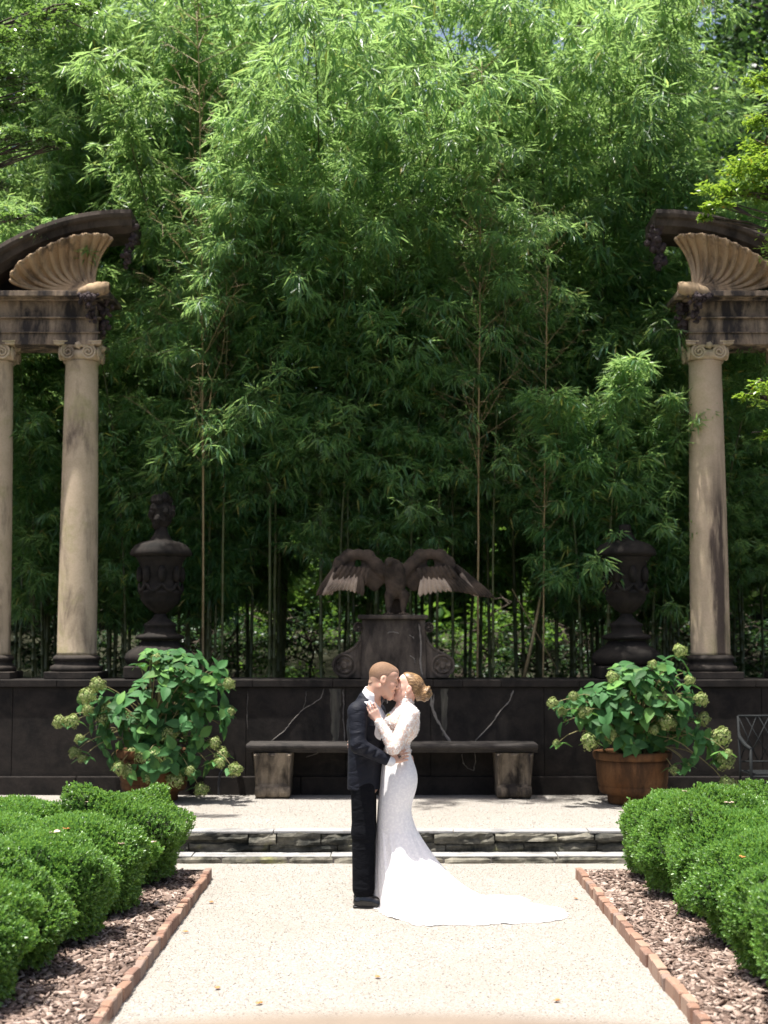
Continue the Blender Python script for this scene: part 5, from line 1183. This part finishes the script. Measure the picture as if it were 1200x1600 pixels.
def add_head(s, T, A, sc, fem=False):
    e = lambda c, r, **k: s.ell(T(*c), np.array(r)*sc, A, **k); cp = lambda a, b_, r0, r1, **k: s.cap(T(*a), T(*b_), r0*sc, r1*sc, **k)
    e((-.014, 0, .030), (.098, .077, .086), k=.01); e((.022, 0, -.035), (.066, .060, .082), k=.03); e((.045, 0, .045), (.046, .062, .05), k=.02)
    w = .85 if fem else 1.0
    for y in (-1, 1):
        cp((-.01, y*.052*w, -.055), (.058, y*.022*w, -.105), .020*w, .018*w, k=.03); e((.058, y*.034, -.028), (.030, .026, .03), k=.02)
        cp((.082, y*.012, .020), (.074, y*.046, .020), .010, .010, k=.012); e((.093, y*.031, .001), (.014, .016, .010), k=.012, cut=True); e((.076, y*.031, -.001), (.013, .015, .0125), k=.004)
        e((-.012, y*.077, -.012), (.021, .008, .032), k=.006); e((-.009, y*.086, -.008), (.011, .006, .018), k=.004, cut=True)
        e((.096, y*.012, -.040), (.011, .009, .008), k=.006)
    cp((.083, 0, .016), (.108, 0, -.030), .0085, .0105, k=.010); e((.108, 0, -.034), (.0115, .0105, .009), k=.006)
    cp((.072, 0, -.106), (.066, 0, -.110), .020*w, .022*w, k=.025)
    cp((.086, -.014, -.066), (.086, .014, -.066), .0075, .0075, k=.006); cp((.084, -.012, -.077), (.084, .012, -.077), .008, .008, k=.006)

from mathutils.bvhtree import BVHTree
def face_lines(body, T, browr):
    me = body.data; vv = np.empty(len(me.vertices)*3, np.float32); me.vertices.foreach_get('co', vv); bv = BVHTree.FromPolygons([tuple(q) for q in vv.reshape(-1, 3)], [tuple(q.vertices) for q in me.polygons])
    def on(phi, z):
        o = Vector(T(.3*math.cos(phi)+.02, .3*math.sin(phi), z)); c_ = Vector(T(.02, 0, z)); h_ = bv.ray_cast(o, (c_-o).normalized(), .5); return h_[0] if h_[0] is not None else c_
    for y in (-1, 1):
        b = MB(); b.tube([on(y*R(a), z) for a, z in ((11, .018), (20, .0235), (30, .026), (42, .021))], [browr*.8, browr, browr, browr*.5], 6); b.build('eyebrow', M['brow'], body, True)
        b = MB(); b.tube([on(y*R(a), z) for a, z in ((16, -.003), (23, -.0065), (31, -.0075), (39, -.004))], .0024, 5); b.build('eyelash', M['brow'], body, True)
        b = MB(); b.tube([on(y*R(a), z) for a, z in ((17, .0065), (24, .0095), (32, .009), (38, .005))], .0012, 5); b.build('eyelid_crease', M['lidline'], body, True)
# ---------------- groom
groom = empty('person', tuple(K(572, 1416)*np.array([1, 1, 0])), 'groom in black tuxedo and bow tie kissing the bride, hand on her waist', 'person')
TW = Matrix.Rotation(R(-22), 3, 'Z'); TWn = np.array(TW)
gh = K(600.5, 1062, -.03); GT, GA = head_frame(gh, 1, R(-14), R(4), R(-5), 1.07)
lo, hi = K(520, 1425)-np.array([.05, .45, .05]), K(680, 1025)+np.array([.05, .45, .05]); lo[2] = -.01
s = SDF(lo, hi, .0052)
add_head(s, GT, GA, 1.07)
nb, nt = K(577, 1104, .0), GT(-.03, 0, -.06)
s.cap(nb, nt, .060, .056, k=.03); s.cap(GT(-.050, 0, -.012), K(580, 1090), .051, .048, k=.03); s.cap(GT(.0, 0, -.08), K(586, 1098, -.0), .045, .045, k=.03)
s.ell(K(575, 1135), (.115, .17, .17), TWn, k=.05); s.ell(K(572, 1190), (.10, .15, .16), TWn, k=.05); s.ell(K(570, 1225), (.10, .14, .1), TWn, k=.05)
s.cap(K(565, 1110, -.16), K(582, 1110, .16), .05, .05, k=.05)
for (sh, el, wr) in ((K(558, 1112, -.19), K(559, 1166, -.25), K(607, 1188, -.215)), (K(588, 1112, .18), K(600, 1162, .27), K(636, 1184, .17))):
    s.cap(sh, el, .045, .030, k=.03); s.cap(el, wr, .030, .027, k=.02)
gt = add_hand(s, K(607, 1188, -.215), (1, .30, .30), (.25, -1, .35), .185, .30, -1, .10, .55, .027)
gt2 = add_hand(s, K(638, 1182, .15), (.35, -1, -.35), (1, .25, .25), .175, .25, 1, .10, .5, .025)
for y in (-.07, .075):
    s.cap(K(568, 1230, y), K(568, 1318, y), .058, .052, k=.03); s.cap(K(568, 1318, y), K(566, 1398, y), .052, .038, k=.02); s.cap(K(566, 1400, y), K(590, 1410, y), .035, .03, k=.02)
body = link('body', s.mesh('groom_body'), M['skin_g'], groom, True)
# trousers
s = SDF(lo, hi, .0065)
s.ell(K(568, 1218), (.105, .15, .12), TWn, k=.02)
for y, dx in ((-.078, -1), (.085, 1.5)):
    s.cap(K(568+dx, 1232, y), K(569+dx, 1300, y), .090, .086, k=.03); s.cap(K(569+dx, 1300, y), K(569+dx, 1388, y), .086, .082, k=.03)
s.plane_keep((0, 0, 1), .085)
link('trousers', s.mesh('trousers'), M['trouser'], groom, True)
# shirt
s = SDF(lo, hi, .006)
s.ell(K(577, 1135), (.128, .180, .175), TWn, k=.05); s.ell(K(571, 1180), (.10, .14, .14), TWn, k=.05)
s.cap(K(569, 1108, -.13), K(583, 1108, .13), .055, .055, k=.05); s.cap(K(576, 1104), K(583, 1087, -.008), .073, .068, k=.03)
s.cap(K(603, 1186.5, -.217), K(610.5, 1190, -.216), .037, .037, k=.004)
link('shirt', s.mesh('shirt'), M['shirt'], groom, True)
b = MB(); ccen = K(582.5, 1084, -.008); axc = unit(GT(-.03, 0, -.06)-nb); e1 = unit(np.cross(axc, [0, 1, 0])); e2 = np.cross(axc, e1); G = []
for r_, h_ in ((.080, -.03), (.077, .0), (.073, .024), (.069, .024), (.069, -.02)): G.append([tuple(ccen+axc*h_+(e1*math.cos(a)+e2*math.sin(a))*r_) for a in [2*math.pi*k/28 for k in range(28)]])
b.grid(G, closed_u=True); b.build('collar', M['shirt'], groom, True)
# jacket
s = SDF(lo, hi, .0058)
s.ell(K(573, 1132), (.135, .195, .165), TWn, k=.04); s.cap(K(572, 1140), K(569, 1245), .176, .168, k=.05, flat=TWn[:, 0], fs=1.42)
s.cap(K(562, 1109, -.165), K(582, 1109, .165), .064, .064, k=.05); s.cap(K(570, 1104), K(574, 1094), .085, .075, k=.03)
s.cap(K(558, 1112, -.195), K(560, 1165, -.255), .073, .058, k=.03); s.cap(K(560, 1165, -.255), K(603, 1186.5, -.217), .058, .043, k=.02)
s.cap(K(588, 1112, .185), K(600, 1162, .27), .073, .056, k=.03); s.cap(K(600, 1162, .27), K(630, 1180, .19), .056, .042, k=.02)
# folds on the near sleeve
for (a, c_) in (((548, 1150, -.325), (570, 1146, -.325)), ((552, 1170, -.322), (572, 1160, -.319)), ((566, 1180, -.299), (580, 1166, -.299)), ((580, 1186, -.281), (590, 1172, -.278)), ((546, 1132, -.305), (566, 1128, -.30))): s.cap(K(*a), K(*c_), .012, .010, k=.015, cut=True)
# neck opening and front V
fwd = np.array(TW @ Vector((1, 0, 0))); sdv = np.array(TW @ Vector((0, 1, 0)))
s.cap(K(577, 1098), K(590, 1070, -.01), .070, .080, k=.006, cut=True)
vt = K(586, 1096)+fwd*.10; vb = K(580, 1156)+fwd*.15
for f_ in (-1, -.5, 0, .5, 1): s.cap(vt+sdv*f_*.050, vb+sdv*f_*.004, .024, .010, k=.004, cut=True)
s.plane_keep((0, 0, 1), at(570, 1232, YK).z)
jk = link('jacket', s.mesh('jacket'), M['suit'], groom, True)
# satin lapels lie on the jacket beside the V
from mathutils.bvhtree import BVHTree
vv = np.empty(len(jk.data.vertices)*3, np.float32); jk.data.vertices.foreach_get('co', vv); bvh = BVHTree.FromPolygons([tuple(q) for q in vv.reshape(-1, 3)], [tuple(q.vertices) for q in jk.data.polygons])
for f_ in (-1, 1):
    G = []
    for k in range(19):
        t_ = .05+.95*k/18; c_ = vt*(1-t_)+vb*t_; w0 = .076*(1-max(t_, 0))+.012*max(t_, 0); wid = (.062*(1-abs(t_-.28)*.75) if t_ > .1 else .062*(.8+.2*(t_-.05)/.05))*(1-.55*max(0, t_-.4)); row = []
        for j in range(6):
            o_ = w0+wid*j/5; p0 = Vector(c_+sdv*f_*o_+fwd*.25); hit = bvh.ray_cast(p0, Vector(-fwd), .6)
            q = hit[0] if hit[0] is not None else Vector(c_+sdv*f_*o_-fwd*.05)
            row.append(np.array(q)+fwd*(.007 if 0 < j < 5 else .001))
        G.append(row)
    for j in range(6):       # even out stray hits
        for _ in range(3):
            for k in range(1, 18): G[k][j] = (G[k-1][j]+2*G[k][j]+G[k+1][j])/4
    b = MB(); b.grid([[tuple(q) for q in r_] for r_ in G]); lp_ = b.build('lapel', M['satin'], jk, True); md = lp_.modifiers.new('t', 'SOLIDIFY'); md.thickness = .006; md.offset = 0
# bow tie
bt_c = K(600, 1093.5, -.035)+fwd*.004; tieax = unit(sdv+np.array([0, 0, .0])); b = MB()
for sg in (-1, 1):
    G = []
    for u_, h_, d_ in ((.004, .011, .010), (.02, .018, .014), (.045, .030, .012), (.062, .030, .006)):
        c_ = bt_c+tieax*sg*u_; G.append([tuple(c_+np.array([0, 0, h_])+fwd*.0), tuple(c_+fwd*d_), tuple(c_-np.array([0, 0, h_])), tuple(c_-fwd*d_)])
    b.grid(G, closed_u=True); n_ = len(b.V); b.F.append((n_-4, n_-3, n_-2, n_-1))
V_ = MB(); V_.lathe([(.002, -.014), (.013, -.012), (.014, .012), (.002, .014)], 0, 0, 10); b.add([tuple(bt_c+fwd*.008+np.array(v)) for v in V_.V], V_.F); b.build('bow_tie', M['satin'], groom, False)
# hair
s = SDF(gh-np.array([.16]*3), gh+np.array([.16]*3), .0042)
s.ell(GT(-.016, 0, .032), np.array((.1005, .0785, .090))*1.07, GA, k=0); s.ell(GT(.034, 0, .066), np.array((.056, .058, .040))*1.07, GA, k=.02); s.cap(GT(-.052, 0, .0), GT(-.060, 0, -.04), .0515, .048, k=.015)
nn_ = GA @ unit(np.array([-.60, 0, 1.0])); s.plane_keep(nn_, float(nn_ @ GT(0, 0, .006)))
s.ell(GT(.052, 0, .015), np.array((.055, .095, .045))*1.07, GA, k=.008, cut=True); s.ell(GT(-.008, -.085, -.012), np.array((.026, .03, .036))*1.07, GA, k=.01, cut=True); s.ell(GT(-.008, .085, -.012), np.array((.026, .03, .036))*1.07, GA, k=.01, cut=True)
hm = s.mesh('groom_hair'); nvh = len(hm.vertices); ch_ = np.empty(nvh*3, np.float32); hm.vertices.foreach_get('co', ch_); ch_ = ch_.reshape(-1, 3)
dist_ = (ch_-np.array(GT(0, 0, .014))) @ nn_; at_ = hm.attributes.new('tint', 'FLOAT', 'POINT'); at_.data.foreach_set('value', np.clip((dist_+.004)/.09, 0, 1).astype(np.float32)); link('hair', hm, M['hair_g'], groom, True)
face_lines(body, GT, .0046)
# shoes
for y in (-.09, .09):
    yaw_ = .1
    x0 = K(561, 1412, y)[0]; Yb = YK+y; s = SDF((x0-.06, Yb-.09, -.01), (x0+.30, Yb+.09, .16), .005)
    s.cap((x0, Yb, .045), (x0+.06, Yb, .05), .043, .045, k=.02); s.cap((x0+.06, Yb, .05), (x0+.155, Yb, .036), .046, .046, k=.03); s.cap((x0+.15, Yb, .030), (x0+.205, Yb, .027), .046, .036, k=.03, flat=(0, 0, 1), fs=1.35)
    s.cap((x0+.03, Yb, .06), (x0+.03, Yb, .11), .040, .042, k=.02); s.plane_keep((0, 0, 1), .015); sho = link('shoe', s.mesh('shoe'), M['patent'], groom, True)
    b = MB(); out = []
    for k in range(28):
        a = 2*math.pi*k/28; cx_ = math.cos(a); sx_ = math.sin(a); L_ = .145; out.append((x0+.100+L_*cx_, Yb+(.050 if cx_ > 0 else .042)*sx_*(1-.12*cx_)))
    b.grid([[(p[0], p[1], z) for p in out] for z in (.001, .014, .017)], closed_u=True); b.F.append(tuple(range(27, -1, -1))); b.F.append(tuple(range(56, 84))); b.build('sole', M['sole'], sho)
    b = MB(); b.box(x0-.042, x0+.035, Yb-.036, Yb+.036, -.001, .018, .004); b.build('heel', M['sole'], sho)
# tattoo on the back of the near hand
hw = K(607, 1188, -.215); hd = unit(np.array([1, .30, .30])); hb = np.array([.25, -1, .35]); hb = unit(hb-hd*(hb@hd)); hs = np.cross(hd, hb)
b = MB(); c_ = hw+hd*.082+hb*.0185
for (u0, v0, u1, v1) in ((-.012, -.010, .008, -.012), (.008, -.012, .010, .004), (-.010, .0, .010, .006), (-.012, .008, .0, .014), (-.004, -.008, -.002, .012), (.002, -.004, .012, .012)): b.tube([c_+hd*u0+hs*v0, c_+hd*(u0+u1)/2+hs*(v0+v1)/2+hb*.001, c_+hd*u1+hs*v1], .0022, 5)
b.build('tattoo', M['ink'], body)
# boutonniere
bc = K(606.5, 1119, -.07); rr = random.Random(4); b = MB()
for k in range(14):
    a = rr.uniform(0, 6.28); d_ = np.array([math.cos(a)*.6+.3, -.8, math.sin(a)*.8]); p_ = bc+d_*.014; V_ = MB(); V_.lathe([(.001, -.007), (.008, -.002), (.009, .003), (.001, .008)], 0, 0, 6); b.add([tuple(p_+np.array(v)) for v in V_.V], V_.F)
bo_ = b.build('boutonniere', M['yellow'], jk, True)
b = MB()
for k in range(4): b.tube([bc, bc+np.array([.01*math.cos(k), -.01, .02*math.sin(k*1.7)])*1.3], [.004, .002], 5)
b.build('sprig', M['greenleaf'], bo_)

# ---------------- bride
bride = empty('person', tuple(K(622, 1416)*np.array([1, 1, 0])), 'bride in long-sleeved white lace gown with train, hair in a bun, kissing the groom', 'person')
bh = K(637.5, 1075, .03); BT, BA = head_frame(bh, -1, R(24), R(-3), R(6), .98)
lo, hi = K(540, 1425)-np.array([.05, .45, .05]), K(690, 1045)+np.array([.05, .45, .05]); lo[2] = -.01
s = SDF(lo, hi, .0052)
add_head(s, BT, BA, .98, True)
s.cap(K(634, 1110), BT(-.03, 0, -.06), .052, .048, k=.03); s.cap(K(628, 1106), BT(.005, 0, -.075), .040, .036, k=.03)
s.ell(K(630, 1130), (.100, .135, .14), k=.05); s.ell(K(622, 1180), (.085, .11, .12), k=.05); s.ell(K(624, 1222), (.12, .15, .13), k=.05)
s.cap(K(638, 1113, -.12), K(638, 1113, .12), .045, .045, k=.04); s.ell(K(613, 1128, -.05), (.055, .055, .06), k=.03); s.ell(K(613, 1128, .06), (.055, .055, .06), k=.03)
bs, be, bw = K(643, 1117, -.155), K(615, 1168, -.25), K(592, 1127, -.215)
s.cap(bs, be, .045, .037, k=.03); s.cap(be, bw, .037, .024, k=.02)
s.cap(K(640, 1117, .155), K(600, 1150, .25), .045, .037, k=.03); s.cap(K(600, 1150, .25), K(556, 1160, .19), .037, .024, k=.02)
btips = add_hand(s, bw, (-.50, .0, .90), (-.25, -1, -.1), .165, .06, -1, .16, .45, .022)
add_hand(s, K(556, 1160, .19), (-.55, -1, -.15), (-1, .3, .0), .165, .25, -1, .1, .5, .022)
for y in (-.08, .08):
    s.cap(K(622, 1230, y), K(618, 1320, y*.8), .085, .06, k=.03); s.cap(K(618, 1320, y*.8), K(622, 1400, y*.8), .055, .035, k=.02); s.cap(K(622, 1404, y*.8), K(606, 1411, y*.8), .03, .025, k=.02)
bbody = link('body', s.mesh('bride_body'), M['skin_b'], bride, True)
# lace bodice with sleeves
s = SDF(lo, hi, .0052)
s.ell(K(631, 1130), (.117, .150, .148), k=.05); s.ell(K(621, 1176), (.100, .126, .11), k=.05); s.cap(K(638, 1114, -.125), K(638, 1114, .125), .058, .058, k=.04)
s.ell(K(612, 1128, -.055), (.062, .062, .066), k=.03); s.ell(K(612, 1128, .06), (.062, .062, .066), k=.03)
s.cap(K(634, 1112), K(634.5, 1100, .004), .066, .0585, k=.02)
s.cap(bs, be, .060, .050, k=.03); s.cap(be, bw+(be-bw)*.03, .050, .034, k=.015)
s.cap(K(640, 1117, .155), K(600, 1150, .25), .058, .048, k=.03); s.cap(K(600, 1150, .25), K(560, 1159, .195), .048, .033, k=.02)
ngrid = np.random.default_rng(8)
bod_me = s.mesh('bodice'); bod = link('lace_bodice', bod_me, M['lace'], bride, True)
# raised lace petals scattered over the bodice
nv = len(bod_me.vertices); co = np.empty(nv*3, np.float32); bod_me.vertices.foreach_get('co', co); co = co.reshape(-1, 3); no = np.empty(nv*3, np.float32); bod_me.vertices.foreach_get('normal', no); no = no.reshape(-1, 3)
msk = co[:, 2] > at(600, 1178, YK).z; ids = ngrid.choice(np.where(msk)[0], 5200, replace=False); P = co[ids]+no[ids]*.001; nr = no[ids]+ngrid.normal(0, .25, (len(ids), 3)); dd = np.cross(nr, ngrid.normal(0, 1, nr.shape)); dd = unit(dd)+unit(nr)*.13
me = leaf_mesh('lace_petals', P, dd, nr, ngrid.uniform(.007, .016, len(ids)), ngrid.uniform(.005, .009, len(ids)), ngrid.uniform(0, 1, len(ids)), fold=.25, mid=.55); tag(link('lace_petals', me, M['petal'], bod), kind='stuff')
# skirt with train
ringsU = [(1176, 600, 641, .124), (1186, 598, 644.5, .135), (1196, 596.5, 648.5, .148), (1206, 595, 651.5, .162), (1217, 594, 653, .172), (1230, 593.3, 651.5, .176), (1243, 592, 647.5, .174), (1256, 590.5, 643, .166), (1270, 589.5, 642.5, .158), (1285, 588.5, 646.5, .156), (1298, 588, 652, .162)]
NA = 208; G = []
hem = [(-.085, 11.16), (-.055, 10.98), (-.012, 10.84), (.03, 10.74), (.10, 10.64), (.165, 10.46), (.20, 10.385), (.26, 10.40), (.31, 10.37), (.40, 10.43), (.50, 10.39), (.60, 10.39), (.70, 10.42), (.80, 10.46), (.88, 10.43), (1.0, 10.47), (1.12, 10.52), (1.24, 10.60), (1.335, 10.80), (1.25, 11.00), (1.16, 11.14), (1.06, 11.36), (.95, 11.50), (.80, 11.56), (.60, 11.60), (.38, 11.62), (.18, 11.56), (.05, 11.48), (-.04, 11.36)]
# angle-parametrise the hem about the skirt axis, starting at the front (-X), going through the camera side
hc = np.array([.10, 11.145]); H_ = np.array(hem); L_ = np.r_[0, np.cumsum(np.linalg.norm(np.diff(np.r_[H_, H_[:1]], axis=0), axis=1))]; Hc = np.r_[H_, H_[:1]]
def hem_at(u): 
    d_ = (u % 1.0)*L_[-1]; return np.array([np.interp(d_, L_, Hc[:, 0]), np.interp(d_, L_, Hc[:, 1])])
# map ring angle to hem arclength: equal parameter, warped so that the back of the ring feeds the train
def ring_pt(z_py, xf, xb, hy, u):
    a = math.pi+2*math.pi*u; A_ = K(xf, z_py); B_ = K(xb, z_py); cx_ = (A_[0]+B_[0])/2; rx = (B_[0]-A_[0])/2
    ca, sa = math.cos(a), math.sin(a); return np.array([cx_+rx*ca, YK+hy*sa, A_[2]])
fold = lambda u, k_: math.sin(2*math.pi*u*9+1.3)*.6+math.sin(2*math.pi*u*17+.4)*.35+math.sin(2*math.pi*u*31+2.)*.2
for (py, xf, xb, hy) in ringsU: G.append([tuple(ring_pt(py, xf, xb, hy, j/NA)) for j in range(NA)])
top = np.array(G[-1]); prev = np.array(G[-2]); z0 = top[0, 2]; NS = 40
for k in range(1, NS+1):
    r_ = (k/NS)**1.55; row = []
    for j in range(NA):
        u = j/NA; p = top[j]; h_ = hem_at(u); leng = np.linalg.norm(h_-p[:2]); pw = 3.3 if leng > .5 else (1.6+1.7*max(0, leng-.1)/.4)
        xy = p[:2]*(1-r_)+h_*r_; zz_ = z0*(1-r_)**pw
        f_ = fold(u, r_)*(.005+.042*r_*(1-.35*r_)); out_ = (h_-hc); out_ /= np.linalg.norm(out_)
        tng = np.array([-out_[1], out_[0]])
        zz_ += max(0, r_-.25)*.022*(1+fold(u*1.0+.013*math.sin(r_*9), r_))*(1 if r_ < .97 else .4)+.004
        xy = xy+out_*f_*.9+tng*.012*math.sin(r_*7+u*40)*r_
        if k == NS: xy = xy+out_*.026*abs(math.sin(u*2*math.pi*26)); zz_ = .004+.006*max(0, fold(u, 1))
        row.append((xy[0], xy[1], max(zz_, .004)))
    G.append(row)
b = MB(); b.grid(G, closed_u=True); sk = b.build('skirt', M['dress'], bride, True); md = sk.modifiers.new('sub', 'SUBSURF'); md.levels = 1; md.render_levels = 1
# hair and bun
s = SDF(bh-np.array([.22]*3), bh+np.array([.22]*3), .0042)
s.ell(BT(-.016, 0, .033), np.array((.1025, .0815, .0915))*.98, BA, k=0); s.ell(BT(-.062, 0, -.018), np.array((.062, .064, .066))*.98, BA, k=.03); s.ell(BT(.03, 0, .066), np.array((.06, .06, .045))*.98, BA, k=.02)
nn_ = BA @ unit(np.array([-.85, 0, 1.0])); s.plane_keep(nn_, float(nn_ @ BT(.0, 0, .022)))
for y in (-1, 1): s.ell(BT(.006, y*.088, -.016), np.array((.026, .030, .034))*.98, BA, k=.01, cut=True)
bunc = (-.138, 0, .012)
s.ell(BT(*bunc), np.array((.048, .054, .058))*.98, BA, k=.03)
for j in range(42):
    a0_, a1_ = j*.36, (j+1)*.36; ra = .060*(1-j/60); rb = .060*(1-(j+1)/60); xo = -.004-.0009*j
    s.cap(BT(bunc[0]+xo, ra*math.cos(a0_), bunc[2]+ra*math.sin(a0_)), BT(bunc[0]+xo-.0009, rb*math.cos(a1_), bunc[2]+rb*math.sin(a1_)), .0125, .0125, k=.004)
hb_ = link('hair', s.mesh('bride_hair'), M['hair_b'], bride, True)
face_lines(bbody, BT, .0032)
b = MB(); b.tube([BT(.0925, -.016, -.069), BT(.0945, 0, -.070), BT(.0925, .016, -.069)], [.004, .0062, .004], 6); b.build('lips', M['lip'], bbody, True)
for y in (-1, 1):
    b = MB()
    e0 = BT(.0, y*.082, -.045)
    for j, (r_, dz) in enumerate(((.006, 0), (.004, -.010), (.0035, -.018), (.0065, -.030), (.004, -.040))):
        V_ = MB(); V_.lathe([(.0005, -r_), (r_*.75, -r_*.6), (r_, 0), (r_*.75, r_*.6), (.0005, r_)], 0, 0, 8); b.add([tuple(e0+np.array(v)+np.array([0, 0, dz])) for v in V_.V], V_.F)
    b.build('earring', M['pearl'], bride, True)
for (p, d_) in btips:
    V_ = MB(); V_.lathe([(.001, -.002), (.0045, -.001), (.005, .001), (.001, .002)], 0, 0, 8); q_ = Vector((-.25, -1, -.1)).to_track_quat('Z', 'Y').to_matrix(); b = MB(); b.add([tuple(np.array(q_ @ Vector(v))+p+np.array([-.002, -.008, .0])) for v in V_.V], V_.F); b.build('fingernail', M['nail'], bbody, True)

# pale fallen leaves lying on the boxwoods
bpy.context.view_layer.update(); dg = bpy.context.evaluated_depsgraph_get()
for i, (px, py, lab) in enumerate([(86, 1302, 'pale pink fallen leaf on top of the left boxwoods'), (103, 1296, 'small yellowish leaf on top of the left boxwoods'), (135, 1255, 'pinkish leaf on the far left boxwood'), (190, 1320, 'pale leaf on the side of the left boxwoods'), (1071, 1238, 'pink fallen leaf on the far right boxwood'), (1139, 1256, 'large pale fallen leaf on top of the right boxwoods'), (1160, 1341, 'orange leaf lying on the right boxwoods'), (240, 1317, 'tiny pale leaf on the first left boxwood')]):
    hit = scene.ray_cast(dg, Vector((0, 0, CAM_H)), Vector(ray(px, py)).normalized())
    if hit[0]:
        q = hit[1]; fallen(px, py, M['dryleaf'] if i in (1, 6) else M['pinkleaf'], .028 if i not in (0, 5) else .042, lab, 30+i, Y=q.y-.015, lobed=True)
